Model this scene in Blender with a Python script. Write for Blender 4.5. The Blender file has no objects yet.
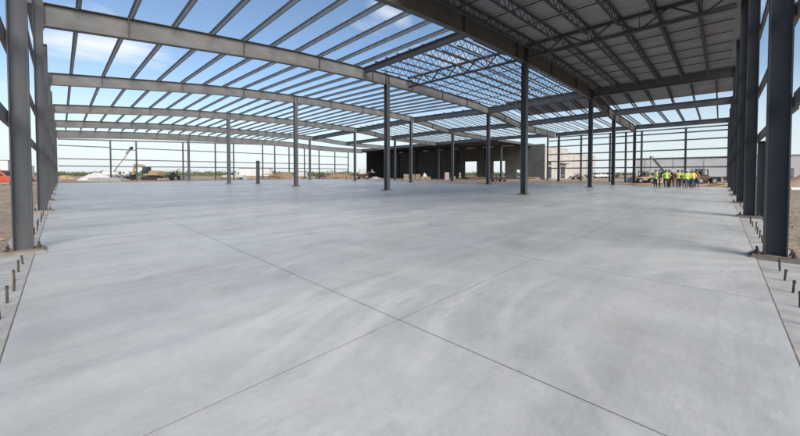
import bpy, bmesh, math, random
from mathutils import Vector, Matrix, Quaternion
random.seed(7)
SC = bpy.context.scene
COL = SC.collection
V = Vector
R = math.radians
PI = math.pi

# ---------------------------------------------------------------- camera
cam_d = bpy.data.cameras.new('camera')
cam = bpy.data.objects.new('camera', cam_d)
COL.objects.link(cam)
cam.location = (0, 0, 1.5)
cam.rotation_euler = (R(90 - 1.4), 0, R(-45.77))
cam_d.sensor_fit = 'HORIZONTAL'
cam_d.sensor_width = 36
cam_d.lens = 36 * 330 / 800
cam_d.shift_y = -37 / 800
cam_d.clip_start = 0.05
cam_d.clip_end = 3000
SC.camera = cam

# ---------------------------------------------------------------- sky and sun
SUN_DIR = V((-0.22, -1.0, 0)).normalized()      # where the sun stands, seen from above
SUN_EL = R(33)
w = bpy.data.worlds.new('World')
SC.world = w
w.use_nodes = True
nt = w.node_tree
nt.nodes.clear()
N = nt.nodes.new
L = nt.links.new
out = N('ShaderNodeOutputWorld')
bg = N('ShaderNodeBackground')
sky = N('ShaderNodeTexSky')
sky.sky_type = 'NISHITA'
sky.sun_disc = False
sky.sun_elevation = SUN_EL
sky.sun_rotation = math.atan2(SUN_DIR.x, SUN_DIR.y)
sky.air_density = 1.0
sky.dust_density = 0.8
sky.ozone_density = 1.6
bg.inputs['Strength'].default_value = 0.108
tc = N('ShaderNodeTexCoord')
sep = N('ShaderNodeSeparateXYZ')
L(tc.outputs['Generated'], sep.inputs[0])
ad = N('ShaderNodeMath'); ad.operation = 'ADD'; ad.inputs[1].default_value = 0.12
L(sep.outputs['Z'], ad.inputs[0])
dx = N('ShaderNodeMath'); dx.operation = 'DIVIDE'
dy = N('ShaderNodeMath'); dy.operation = 'DIVIDE'
L(sep.outputs['X'], dx.inputs[0]); L(ad.outputs[0], dx.inputs[1])
L(sep.outputs['Y'], dy.inputs[0]); L(ad.outputs[0], dy.inputs[1])
cmb = N('ShaderNodeCombineXYZ')
L(dx.outputs[0], cmb.inputs[0]); L(dy.outputs[0], cmb.inputs[1])
mp = N('ShaderNodeMapping'); mp.inputs['Location'].default_value = (3.1, 1.7, 0)
mp.inputs['Rotation'].default_value = (0, 0, R(35)); mp.inputs['Scale'].default_value = (0.75, 1.7, 1)
L(cmb.outputs[0], mp.inputs[0])
cn = N('ShaderNodeTexNoise'); cn.inputs['Scale'].default_value = 1.1; cn.inputs['Detail'].default_value = 7
cn.inputs['Roughness'].default_value = 0.55; cn.inputs['Distortion'].default_value = 0.4
L(mp.outputs[0], cn.inputs['Vector'])
cr = N('ShaderNodeValToRGB')
cr.color_ramp.elements[0].position = 0.60; cr.color_ramp.elements[0].color = (0, 0, 0, 1)
cr.color_ramp.elements[1].position = 0.80; cr.color_ramp.elements[1].color = (0.85, 0.85, 0.85, 1)
prev = cn.outputs['Fac']
for bx, by, rad, amt in ((0.20, 2.30, 0.75, 0.17), (1.10, 1.16, 0.28, 0.20), (2.6, -0.3, 1.0, 0.14)):    # where the few clouds gather
    ds = N('ShaderNodeVectorMath'); ds.operation = 'DISTANCE'; ds.inputs[1].default_value = (bx, by, 0)
    L(cmb.outputs[0], ds.inputs[0])
    mr = N('ShaderNodeMapRange'); mr.interpolation_type = 'SMOOTHSTEP'
    mr.inputs['From Min'].default_value = 0.0; mr.inputs['From Max'].default_value = rad
    mr.inputs['To Min'].default_value = amt; mr.inputs['To Max'].default_value = 0.0
    L(ds.outputs['Value'], mr.inputs['Value'])
    sm = N('ShaderNodeMath'); sm.operation = 'ADD'
    L(prev, sm.inputs[0]); L(mr.outputs[0], sm.inputs[1]); prev = sm.outputs[0]
L(prev, cr.inputs[0])
hz = N('ShaderNodeMapRange'); hz.inputs['From Min'].default_value = 0.0; hz.inputs['From Max'].default_value = 0.26
hz.inputs['To Min'].default_value = 0.80; hz.inputs['To Max'].default_value = 0.0
hz.interpolation_type = 'SMOOTHSTEP'
L(sep.outputs['Z'], hz.inputs['Value'])
mx0 = N('ShaderNodeMixRGB')                       # pale air low in the sky
mx0.inputs[2].default_value = (5.2, 5.75, 6.25, 1)
L(hz.outputs[0], mx0.inputs[0]); hs = N('ShaderNodeHueSaturation'); hs.inputs['Saturation'].default_value = 1.03; hs.inputs['Value'].default_value = 1.04
L(sky.outputs[0], hs.inputs['Color']); L(hs.outputs[0], mx0.inputs[1])
mx = N('ShaderNodeMixRGB')
mx.inputs[2].default_value = (6.4, 6.7, 7.1, 1)
L(cr.outputs[0], mx.inputs[0]); L(mx0.outputs[0], mx.inputs[1])
L(mx.outputs[0], bg.inputs['Color'])
L(bg.outputs[0], out.inputs['Surface'])

sd = bpy.data.lights.new('sun', 'SUN')
sd.energy = 3.25
sd.angle = R(48)
sd.color = (1.0, 0.945, 0.87)
sun = bpy.data.objects.new('sun', sd)
COL.objects.link(sun)
sv = V((SUN_DIR.x * math.cos(SUN_EL), SUN_DIR.y * math.cos(SUN_EL), math.sin(SUN_EL)))
sun.rotation_euler = (-sv).to_track_quat('-Z', 'Y').to_euler()
sun.location = sv * 200

SC.view_settings.view_transform = 'Standard'
SC.view_settings.look = 'None'
SC.view_settings.exposure = 0.55
SC.view_settings.gamma = 1.0
SC.view_settings.use_curve_mapping = False


# ---------------------------------------------------------------- helpers
def mat(name, c1, c2=None, scale=3.0, rough=0.6, metal=0.0, bump=0.0, stretch=(1, 1, 1), dirt=None, spec=0.5, detail=6, rough2=None):
    """Noise-mottled surface. dirt = (colour, amount) for a second, larger patchy layer."""
    m = bpy.data.materials.new(name)
    m.use_nodes = True
    t = m.node_tree
    b = t.nodes['Principled BSDF']
    b.inputs['Metallic'].default_value = metal
    b.inputs['Roughness'].default_value = rough
    b.inputs['Specular IOR Level'].default_value = spec
    if c2 is None:
        c2 = tuple(min(1, x * 1.25 + 0.005) for x in c1)
    co = t.nodes.new('ShaderNodeTexCoord')
    mpn = t.nodes.new('ShaderNodeMapping')
    mpn.inputs['Scale'].default_value = stretch
    t.links.new(co.outputs['Object'], mpn.inputs[0])
    oi = t.nodes.new('ShaderNodeObjectInfo')
    mul = t.nodes.new('ShaderNodeMath'); mul.operation = 'MULTIPLY'; mul.inputs[1].default_value = 40
    t.links.new(oi.outputs['Random'], mul.inputs[0])
    n = t.nodes.new('ShaderNodeTexNoise'); n.noise_dimensions = '4D'
    n.inputs['Scale'].default_value = scale; n.inputs['Detail'].default_value = detail; n.inputs['Roughness'].default_value = 0.62
    t.links.new(mpn.outputs[0], n.inputs['Vector']); t.links.new(mul.outputs[0], n.inputs['W'])
    r = t.nodes.new('ShaderNodeValToRGB')
    r.color_ramp.elements[0].position = 0.33; r.color_ramp.elements[0].color = (*c1, 1)
    r.color_ramp.elements[1].position = 0.68; r.color_ramp.elements[1].color = (*c2, 1)
    t.links.new(n.outputs['Fac'], r.inputs[0])
    src = r.outputs[0]
    if dirt:
        n2 = t.nodes.new('ShaderNodeTexNoise'); n2.noise_dimensions = '4D'
        n2.inputs['Scale'].default_value = scale * 0.35; n2.inputs['Detail'].default_value = 8; n2.inputs['Roughness'].default_value = 0.7
        t.links.new(mpn.outputs[0], n2.inputs['Vector']); t.links.new(mul.outputs[0], n2.inputs['W'])
        r2 = t.nodes.new('ShaderNodeValToRGB')
        r2.color_ramp.elements[0].position = 0.5; r2.color_ramp.elements[0].color = (0, 0, 0, 1)
        r2.color_ramp.elements[1].position = 0.72; r2.color_ramp.elements[1].color = (dirt[1],) * 3 + (1,)
        t.links.new(n2.outputs['Fac'], r2.inputs[0])
        mm = t.nodes.new('ShaderNodeMixRGB'); mm.inputs[2].default_value = (*dirt[0], 1)
        t.links.new(r2.outputs[0], mm.inputs[0]); t.links.new(src, mm.inputs[1])
        src = mm.outputs[0]
    t.links.new(src, b.inputs['Base Color'])
    if rough2 is not None:
        rr = t.nodes.new('ShaderNodeMapRange')
        rr.inputs['From Min'].default_value = 0.3; rr.inputs['From Max'].default_value = 0.7
        rr.inputs['To Min'].default_value = rough; rr.inputs['To Max'].default_value = rough2
        t.links.new(n.outputs['Fac'], rr.inputs['Value']); t.links.new(rr.outputs[0], b.inputs['Roughness'])
    if bump:
        bp = t.nodes.new('ShaderNodeBump'); bp.inputs['Strength'].default_value = bump; bp.inputs['Distance'].default_value = 0.05
        t.links.new(n.outputs['Fac'], bp.inputs['Height']); t.links.new(bp.outputs[0], b.inputs['Normal'])
    return m


M = {}
M['column'] = mat('column_paint', (0.05, 0.055, 0.062), (0.074, 0.08, 0.089), 2.2, 0.6, spec=0.2, dirt=((0.125, 0.108, 0.09), 0.55), stretch=(1, 1, 0.35))
M['inner_column'] = mat('inner_column_paint', (0.07, 0.076, 0.084), (0.10, 0.107, 0.116), 2.2, 0.6, spec=0.2, dirt=((0.12, 0.11, 0.10), 0.4), stretch=(1, 1, 0.35))
M['rafter'] = mat('rafter_primer', (0.108, 0.109, 0.108), (0.172, 0.172, 0.168), 1.4, 0.65, spec=0.25, dirt=((0.17, 0.135, 0.105), 0.55), stretch=(0.5, 1, 1))
M['flange'] = mat('flange_paint', (0.06, 0.06, 0.063), (0.10, 0.10, 0.10), 2.0, 0.55)
M['girder'] = mat('shaded_girder_primer', (0.062, 0.056, 0.05), (0.105, 0.094, 0.082), 1.4, 0.6, dirt=((0.17, 0.12, 0.09), 0.5), stretch=(0.5, 1, 1))  # darker than the rafter primer: shade under the roof deck put into the colour
M['beam'] = mat('beam_paint', (0.085, 0.092, 0.104), (0.13, 0.136, 0.146), 1.4, 0.6, spec=0.25, dirt=((0.17, 0.15, 0.13), 0.4), stretch=(1, 0.5, 1))
M['purlin'] = mat('purlin_paint', (0.18, 0.20, 0.235), (0.25, 0.275, 0.31), 1.6, 0.55)
M['joist'] = mat('joist_primer', (0.036, 0.04, 0.047), (0.056, 0.062, 0.07), 2.5, 0.6, dirt=((0.08, 0.06, 0.05), 0.4))
M['girt'] = mat('girt_paint', (0.085, 0.085, 0.09), (0.14, 0.135, 0.13), 1.4, 0.55, dirt=((0.17, 0.13, 0.10), 0.4))
M['deck'] = mat('galvanised_deck', (0.25, 0.26, 0.275), (0.34, 0.352, 0.368), 1.2, 0.5, metal=0.2, stretch=(1, 0.3, 1), dirt=((0.19, 0.19, 0.195), 0.5))
M['plate'] = mat('rusty_plate', (0.13, 0.09, 0.065), (0.24, 0.19, 0.15), 9, 0.8, dirt=((0.33, 0.31, 0.28), 0.6))
M['bolt'] = mat('rusty_bolt', (0.055, 0.042, 0.035), (0.12, 0.09, 0.072), 25, 0.7, metal=0.3)
M['tan_block'] = mat('tan_block', (0.36, 0.26, 0.16), (0.50, 0.39, 0.27), 2.5, 0.85)
M['timber'] = mat('timber', (0.26, 0.17, 0.095), (0.42, 0.30, 0.18), 5, 0.85, stretch=(0.3, 3, 3))
M['gravel'] = mat('gravel', (0.45, 0.42, 0.38), (0.66, 0.63, 0.58), 6, 0.95, bump=0.8)
M['soil'] = mat('soil', (0.20, 0.13, 0.085), (0.34, 0.24, 0.16), 3, 0.95, bump=0.8)
M['conc'] = mat('precast_concrete', (0.33, 0.325, 0.31), (0.45, 0.44, 0.42), 3, 0.8, bump=0.2)
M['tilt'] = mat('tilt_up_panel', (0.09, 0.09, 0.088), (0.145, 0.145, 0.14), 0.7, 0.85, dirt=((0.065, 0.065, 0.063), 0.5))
M['stucco'] = mat('beige_panel', (0.37, 0.34, 0.30), (0.47, 0.44, 0.39), 0.5, 0.85)
M['siding'] = mat('pale_siding', (0.62, 0.60, 0.58), (0.72, 0.70, 0.68), 0.4, 0.6)
M['siding_dark'] = mat('dark_base_band', (0.13, 0.13, 0.14), (0.2, 0.2, 0.21), 0.5, 0.7)
M['white'] = mat('white_paint', (0.62, 0.61, 0.58), (0.76, 0.75, 0.72), 1.5, 0.5, dirt=((0.40, 0.35, 0.28), 0.4))
M['yellow'] = mat('machine_yellow', (0.36, 0.25, 0.12), (0.46, 0.34, 0.19), 2, 0.45, dirt=((0.35, 0.26, 0.17), 0.7))
M['red'] = mat('machine_red', (0.33, 0.045, 0.022), (0.42, 0.075, 0.035), 2, 0.4, dirt=((0.3, 0.16, 0.1), 0.4))
M['maroon'] = mat('machine_maroon', (0.085, 0.028, 0.022), (0.13, 0.05, 0.038), 2, 0.5, dirt=((0.3, 0.2, 0.14), 0.4))
M['green_m'] = mat('machine_green', (0.06, 0.14, 0.06), (0.10, 0.20, 0.09), 2, 0.5)
M['black'] = mat('black_steel', (0.018, 0.018, 0.02), (0.035, 0.035, 0.036), 3, 0.5)
M['rubber'] = mat('rubber', (0.02, 0.019, 0.018), (0.05, 0.045, 0.04), 6, 0.9)
M['grey_m'] = mat('grey_steel', (0.20, 0.20, 0.20), (0.30, 0.30, 0.30), 3, 0.5)
M['glass'] = mat('dark_glass', (0.03, 0.04, 0.05), (0.05, 0.06, 0.07), 1, 0.08)
M['orange'] = mat('barrier_orange', (0.42, 0.15, 0.05), (0.52, 0.21, 0.08), 4, 0.5)
M['pink'] = mat('faded_board', (0.55, 0.40, 0.36), (0.68, 0.54, 0.50), 3, 0.7)
M['leaf'] = mat('scrub_leaf', (0.07, 0.10, 0.035), (0.14, 0.175, 0.07), 0.25, 0.8, detail=3)
M['bark'] = mat('bark', (0.06, 0.045, 0.03), (0.1, 0.08, 0.06), 6, 0.9)
M['skin'] = mat('skin', (0.42, 0.25, 0.17), (0.5, 0.31, 0.22), 8, 0.6)
M['hair'] = mat('dark_hair', (0.03, 0.02, 0.015), (0.06, 0.04, 0.03), 20, 0.7)
M['denim'] = mat('denim', (0.035, 0.055, 0.11), (0.07, 0.10, 0.18), 9, 0.9)
M['navy'] = mat('navy_cloth', (0.02, 0.025, 0.04), (0.04, 0.045, 0.065), 9, 0.9)
M['khaki'] = mat('khaki_cloth', (0.20, 0.16, 0.11), (0.28, 0.23, 0.17), 9, 0.9)
M['maroon_c'] = mat('maroon_cloth', (0.14, 0.025, 0.03), (0.2, 0.045, 0.05), 9, 0.9)
M['boot'] = mat('boot_leather', (0.06, 0.04, 0.025), (0.11, 0.075, 0.05), 15, 0.8)
M['lime'] = mat('lime_vest', (0.48, 0.72, 0.03), (0.60, 0.84, 0.08), 9, 0.7)
M['amber'] = mat('yellow_vest', (0.75, 0.62, 0.04), (0.85, 0.74, 0.10), 9, 0.7)
M['tape'] = mat('silver_tape', (0.55, 0.56, 0.56), (0.68, 0.68, 0.68), 20, 0.4)
M['hat_white'] = mat('white_hat', (0.72, 0.72, 0.70), (0.8, 0.8, 0.78), 9, 0.35)
M['hat_green'] = mat('green_hat', (0.05, 0.35, 0.12), (0.08, 0.42, 0.17), 9, 0.35)
M['hat_blue'] = mat('blue_hat', (0.03, 0.05, 0.14), (0.05, 0.08, 0.2), 9, 0.35)


class MB:
    """Collects shapes into one mesh."""
    def __init__(self):
        self.bm = bmesh.new()
        self.mi = 0

    def _faces(self, vs, idx):
        for f in idx:
            try:
                fc = self.bm.faces.new([vs[i] for i in f])
                fc.material_index = self.mi
            except ValueError:
                pass

    def box(self, c, s, rot=None):
        c = V(c); h = V(s) / 2
        q = rot if rot is not None else Matrix.Identity(3)
        vs = [self.bm.verts.new(c + q @ V((sx * h.x, sy * h.y, sz * h.z))) for sx in (-1, 1) for sy in (-1, 1) for sz in (-1, 1)]
        self._faces(vs, [(0, 1, 3, 2), (4, 6, 7, 5), (0, 4, 5, 1), (2, 3, 7, 6), (0, 2, 6, 4), (1, 5, 7, 3)])
        return self

    def bar(self, p0, p1, wd, ht, up=(0, 0, 1), off=(0, 0)):
        """Rectangular bar from p0 to p1; off = shift sideways and along its up."""
        p0 = V(p0); p1 = V(p1); d = (p1 - p0).normalized(); u = V(up)
        if abs(d.dot(u)) > 0.98:
            u = V((1, 0, 0))
        s = d.cross(u).normalized(); u = s.cross(d).normalized()
        vs = []
        for p in (p0, p1):
            for a, b in ((-1, -1), (1, -1), (1, 1), (-1, 1)):
                vs.append(self.bm.verts.new(p + s * (off[0] + a * wd / 2) + u * (off[1] + b * ht / 2)))
        self._faces(vs, [(0, 3, 2, 1), (4, 5, 6, 7), (0, 1, 5, 4), (1, 2, 6, 5), (2, 3, 7, 6), (3, 0, 4, 7)])
        return self

    def cyl(self, p0, p1, r0, r1=None, n=10):
        r1 = r0 if r1 is None else r1
        p0 = V(p0); p1 = V(p1); d = (p1 - p0).normalized()
        u = V((0, 0, 1)) if abs(d.z) < 0.95 else V((1, 0, 0))
        s = d.cross(u).normalized(); u = s.cross(d)
        a = [self.bm.verts.new(p0 + (s * math.cos(2 * PI * k / n) + u * math.sin(2 * PI * k / n)) * r0) for k in range(n)]
        b = [self.bm.verts.new(p1 + (s * math.cos(2 * PI * k / n) + u * math.sin(2 * PI * k / n)) * r1) for k in range(n)]
        vs = a + b
        self._faces(vs, [(k, (k + 1) % n, n + (k + 1) % n, n + k) for k in range(n)] + [tuple(range(n))[::-1], tuple(range(n, 2 * n))])
        return self

    def tube(self, pts, r, n=8):
        for a, b in zip(pts[:-1], pts[1:]):
            self.cyl(a, b, r, n=n)
        return self

    def prism(self, prof, y0, y1):
        """Profile in x,z pushed along y."""
        n = len(prof)
        a = [self.bm.verts.new((x, y0, z)) for x, z in prof]
        b = [self.bm.verts.new((x, y1, z)) for x, z in prof]
        self._faces(a + b, [tuple(range(n)), tuple(range(n, 2 * n))[::-1]] + [(k, n + k, n + (k + 1) % n, (k + 1) % n) for k in range(n)])
        return self

    def ibeam(self, p0, p1, depth, wd, tf, tw, up=(0, 0, 1)):
        self.bar(p0, p1, tw, depth - 2 * tf + 0.004, up)
        self.bar(p0, p1, wd, tf, up, (0, depth / 2 - tf / 2))
        self.bar(p0, p1, wd, tf, up, (0, -depth / 2 + tf / 2))
        return self

    def bevel(self, wd=0.02, seg=2):
        bmesh.ops.recalc_face_normals(self.bm, faces=self.bm.faces)
        bmesh.ops.bevel(self.bm, geom=[e for e in self.bm.edges if e.calc_face_angle(0) > 0.5], offset=wd, segments=seg, affect='EDGES', profile=0.5)
        return self

    def build(self, name, mats, parent=None, loc=(0, 0, 0), smooth=False):
        me = bpy.data.meshes.new(name)
        bmesh.ops.recalc_face_normals(self.bm, faces=self.bm.faces)
        self.bm.to_mesh(me); self.bm.free()
        for m in (mats if isinstance(mats, (list, tuple)) else [mats]):
            me.materials.append(m)
        if smooth:
            for p in me.polygons:
                p.use_smooth = True
        o = bpy.data.objects.new(name, me)
        COL.objects.link(o)
        o.location = loc
        if parent is not None:
            o.parent = parent
        return o


def tag(o, label, cat, group=None, kind=None):
    o['label'] = label; o['category'] = cat
    if group: o['group'] = group
    if kind: o['kind'] = kind
    return o


def thing(name, label, cat, loc=(0, 0, 0), rz=0.0, group=None):
    o = bpy.data.objects.new(name, None)
    o.empty_display_size = 0.3
    COL.objects.link(o)
    o.location = loc; o.rotation_euler = (0, 0, rz)
    return tag(o, label, cat, group)


def struct(name, mb, m, **k):
    o = mb.build(name, m, **k); o['kind'] = 'structure'
    return o



def copy_tree(o, parent=None):
    c = o.copy(); COL.objects.link(c)
    if parent is not None:
        c.parent = parent
    for ch in list(o.children):
        copy_tree(ch, c)
    return c


ORD = ['first', 'second', 'third', 'fourth', 'fifth', 'sixth', 'seventh', 'eighth', 'ninth', 'tenth', 'eleventh', 'twelfth', 'thirteenth',
       'fourteenth', 'fifteenth', 'sixteenth', 'seventeenth', 'eighteenth', 'nineteenth', 'twentieth', 'twenty-first', 'twenty-second',
       'twenty-third', 'twenty-fourth', 'twenty-fifth', 'twenty-sixth', 'twenty-seventh', 'twenty-eighth', 'twenty-ninth', 'thirtieth',
       'thirty-first', 'thirty-second', 'thirty-third', 'thirty-fourth', 'thirty-fifth']

SY, CY = math.sin(R(45.77)), math.cos(R(45.77))


def at(px, D, z=0.0):
    """A point D metres ahead of the camera foot in the bearing px (photo column)."""
    l = (px - 400) / 330 * D
    return V((D * SY + l * CY, D * CY - l * SY, z))


# ---------------------------------------------------------------- ground
def floor_material():
    m = bpy.data.materials.new('trowelled_concrete'); m.use_nodes = True
    t = m.node_tree; b = t.nodes['Principled BSDF']; n_ = t.nodes.new; l_ = t.links.new
    co = n_('ShaderNodeTexCoord')

    def noise(scale, stretch, rot=0.0, detail=6, rough=0.6, dist=0.0, loc=(0, 0, 0)):
        mpn = n_('ShaderNodeMapping'); mpn.inputs['Scale'].default_value = stretch; mpn.inputs['Rotation'].default_value = (0, 0, rot)
        mpn.inputs['Location'].default_value = loc
        l_(co.outputs['Object'], mpn.inputs[0])
        n = n_('ShaderNodeTexNoise'); n.inputs['Scale'].default_value = scale; n.inputs['Detail'].default_value = detail
        n.inputs['Roughness'].default_value = rough; n.inputs['Distortion'].default_value = dist
        l_(mpn.outputs[0], n.inputs['Vector'])
        return n.outputs['Fac']

    def ramp(src, p0, p1, v0=0.0, v1=1.0):
        r = n_('ShaderNodeMapRange'); r.inputs['From Min'].default_value = p0; r.inputs['From Max'].default_value = p1
        r.inputs['To Min'].default_value = v0; r.inputs['To Max'].default_value = v1
        r.interpolation_type = 'SMOOTHSTEP'
        l_(src, r.inputs['Value']); return r.outputs[0]

    def mix(fac, c1, c2, mode='MIX'):
        x = n_('ShaderNodeMixRGB'); x.blend_type = mode
        for s, i in ((fac, 0), (c1, 1), (c2, 2)):
            if isinstance(s, tuple): x.inputs[i].default_value = (*s, 1)
            elif isinstance(s, float): x.inputs[i].default_value = s
            else: l_(s, x.inputs[i])
        return x.outputs[0]
    sweeps = ramp(noise(0.55, (0.16, 1.25, 1), R(-4), 6, 0.6, 0.9), 0.38, 0.62)
    lines = ramp(noise(1.3, (0.10, 1.6, 1), R(3), 7, 0.68, 0.5, (3, 8, 0)), 0.36, 0.64)      # long trowel passes
    arcs = ramp(noise(0.42, (1, 0.45, 1), R(30), 4, 0.5, 2.6, (5, 2, 0)), 0.40, 0.62)     # swirled patches
    cloud = ramp(noise(1.9, (1, 1, 1), 0, 9, 0.72, 0.3), 0.35, 0.68)
    fine = ramp(noise(26, (0.5, 1, 1), R(25), 5, 0.75), 0.3, 0.72)
    grain = ramp(noise(160, (1, 1, 1), 0, 3, 0.6), 0.25, 0.75)
    K = (0.285, 0.289, 0.272); H_ = (0.605, 0.603, 0.560)      # dark and pale ends of this slab
    c = mix(sweeps, K, H_)
    c = mix(0.36, c, mix(lines, K, H_))
    c = mix(mix(0.5, arcs, (0.0, 0.0, 0.0)), c, (0.605, 0.602, 0.562))
    c = mix(0.30, c, mix(cloud, K, H_))
    c = mix(0.30, c, mix(ramp(noise(0.16, (0.7, 1.2, 1), R(-10), 6, 0.62, 1.0, (6, 1, 0)), 0.38, 0.62), (0.31, 0.306, 0.298), (0.64, 0.62, 0.585)))
    # arcs left by the power trowel: thin pale and dark curved lines, only in patches
    wv = n_('ShaderNodeTexWave'); wv.wave_type = 'RINGS'; wv.rings_direction = 'Z'; wv.inputs['Scale'].default_value = 0.55
    wv.inputs['Distortion'].default_value = 7.0; wv.inputs['Detail'].default_value = 3.0; wv.inputs['Detail Scale'].default_value = 0.55; wv.inputs['Detail Roughness'].default_value = 0.5
    mpw = n_('ShaderNodeMapping'); mpw.inputs['Location'].default_value = (-4.5, 2.5, 0); l_(co.outputs['Object'], mpw.inputs[0]); l_(mpw.outputs[0], wv.inputs['Vector'])
    patch = ramp(noise(0.33, (1, 1, 1), 0, 4, 0.55, 0.6, (2, 7, 0)), 0.47, 0.66, 0.0, 0.36)
    pm = n_('ShaderNodeMath'); pm.operation = 'MULTIPLY'; l_(patch, pm.inputs[0]); l_(ramp(wv.outputs['Fac'], 0.72, 1.0), pm.inputs[1])
    c = mix(pm.outputs[0], c, (0.68, 0.655, 0.615))
    pd = n_('ShaderNodeMath'); pd.operation = 'MULTIPLY'; l_(patch, pd.inputs[0]); l_(ramp(wv.outputs['Fac'], 0.0, 0.16, 0.55, 0.0), pd.inputs[1])
    c = mix(pd.outputs[0], c, (0.31, 0.30, 0.285))
    # chatter: short ripples in patches
    pc = n_('ShaderNodeMath'); pc.operation = 'MULTIPLY'
    l_(ramp(noise(0.6, (1, 1, 1), 0, 4, 0.6, 0.5, (11, 3, 0)), 0.50, 0.64, 0.0, 0.45), pc.inputs[0])
    l_(ramp(noise(9, (0.35, 1.6, 1), R(40), 4, 0.6, 0.4), 0.42, 0.6), pc.inputs[1])
    c = mix(pc.outputs[0], c, (0.36, 0.352, 0.338))
    c = mix(0.17, c, mix(fine, (0.29, 0.282, 0.268), (0.60, 0.58, 0.55)))
    c = mix(0.09, c, mix(grain, (0.22, 0.215, 0.205), (0.62, 0.60, 0.57)))
    stain = ramp(noise(0.23, (1, 1, 1), 0, 7, 0.7, 1.2, (1, 14, 0)), 0.60, 0.70, 0.0, 0.30)
    c = mix(stain, c, (0.36, 0.34, 0.31))
    warm = ramp(noise(0.35, (1, 1, 1), 0, 6, 0.65, 0.8, (9, 4, 0)), 0.56, 0.72, 0.0, 0.3)
    c = mix(warm, c, (0.53, 0.48, 0.41))
    l_(c, b.inputs['Base Color'])
    l_(ramp(noise(0.8, (0.4, 1.2, 1), R(-7), 7, 0.65, 0.8), 0.3, 0.7, 0.26, 0.55), b.inputs['Roughness'])
    b.inputs['Specular IOR Level'].default_value = 0.4
    bp = n_('ShaderNodeBump'); bp.inputs['Strength'].default_value = 0.05; bp.inputs['Distance'].default_value = 0.02
    l_(fine, bp.inputs['Height']); l_(bp.outputs[0], b.inputs['Normal'])
    return m


def dirt_material():
    m = bpy.data.materials.new('bare_dirt'); m.use_nodes = True
    t = m.node_tree; b = t.nodes['Principled BSDF']; n_ = t.nodes.new; l_ = t.links.new
    co = n_('ShaderNodeTexCoord')
    prev = None
    for sc, dt, cols in ((0.06, 8, ((0.29, 0.215, 0.155), (0.47, 0.375, 0.285))), (0.9, 8, ((0.21, 0.15, 0.105), (0.52, 0.42, 0.32))), (9, 6, ((0.16, 0.115, 0.08), (0.54, 0.44, 0.34)))):
        n = n_('ShaderNodeTexNoise'); n.inputs['Scale'].default_value = sc; n.inputs['Detail'].default_value = dt; n.inputs['Roughness'].default_value = 0.68
        l_(co.outputs['Object'], n.inputs['Vector'])
        r = n_('ShaderNodeValToRGB')
        r.color_ramp.elements[0].position = 0.36; r.color_ramp.elements[0].color = (*cols[0], 1)
        r.color_ramp.elements[1].position = 0.66; r.color_ramp.elements[1].color = (*cols[1], 1)
        l_(n.outputs['Fac'], r.inputs[0])
        if prev is None: prev = r.outputs[0]
        else:
            x = n_('ShaderNodeMixRGB'); x.inputs[0].default_value = 0.42
            l_(prev, x.inputs[1]); l_(r.outputs[0], x.inputs[2]); prev = x.outputs[0]
        last = n
    l_(prev, b.inputs['Base Color']); b.inputs['Roughness'].default_value = 0.95; b.inputs['Specular IOR Level'].default_value = 0.1
    bp = n_('ShaderNodeBump'); bp.inputs['Strength'].default_value = 0.9; bp.inputs['Distance'].default_value = 0.08
    l_(last.outputs['Fac'], bp.inputs['Height']); l_(bp.outputs[0], b.inputs['Normal'])
    return m


M['floor'] = floor_material()
M['dirt'] = dirt_material()
M['strip'] = mat('footing_concrete', (0.30, 0.29, 0.275), (0.46, 0.445, 0.42), 3.5, 0.85, bump=0.25, dirt=((0.30, 0.24, 0.18), 0.6))
M['joint_dusty'] = mat('dust_filled_joint', (0.20, 0.16, 0.12), (0.32, 0.27, 0.22), 8, 0.95)
M['grout'] = mat('grout', (0.17, 0.155, 0.135), (0.27, 0.25, 0.22), 6, 0.9, dirt=((0.15, 0.11, 0.08), 0.6))
M['joint'] = mat('dark_joint', (0.07, 0.066, 0.062), (0.17, 0.155, 0.14), 8, 0.95)  # dark mottled colour of the slab joints

SX0, SX1, SY0, SY1 = -0.36, 48.0, -0.46, 70.0
struct('floor_slab', MB().box(((SX0 + SX1) / 2, (SY0 + SY1) / 2, -0.11), (SX1 - SX0, SY1 - SY0, 0.22)), M['floor'])
g = MB(); S = 1600
g.box((0, 0, -0.22), (2 * S, 2 * S, 0.12))
struct('ground', g, M['dirt'])
# uneven spoil heaped along the outside of the footings
def mounds(name, x0, x1, y0, y1, step, amp, seed):
    rnd = random.Random(seed); mb = MB(); bm = mb.bm
    nx = max(2, int((x1 - x0) / step)); ny = max(2, int((y1 - y0) / step)); g_ = []
    for i in range(nx + 1):
        row = []
        for j in range(ny + 1):
            e = min(i, nx - i, j, ny - j)
            z = -0.175 if e == 0 else -0.16 + amp * rnd.random() ** 2 + 0.03 * math.sin(i * 0.7) * math.cos(j * 0.5)
            row.append(bm.verts.new((x0 + (x1 - x0) * i / nx + rnd.uniform(-.2, .2) * step * (e > 0), y0 + (y1 - y0) * j / ny + rnd.uniform(-.2, .2) * step * (e > 0), z)))
        g_.append(row)
    for i in range(nx):
        for j in range(ny):
            bm.faces.new((g_[i][j], g_[i + 1][j], g_[i + 1][j + 1], g_[i][j + 1]))
    o = mb.build(name, M['dirt'], smooth=True); o['kind'] = 'structure'


mounds('dirt_bank', -13, -1.05, 3, 70, 0.55, 0.20, 3)
mounds('dirt_bank', 3, 66, -13, -1.15, 0.55, 0.20, 4)
mounds('dirt_floor', 48.4, 80, -0.5, 86, 1.0, 0.16, 5)
mounds('dirt_floor', -0.2, 48, 70.4, 86, 1.0, 0.16, 6)
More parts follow.
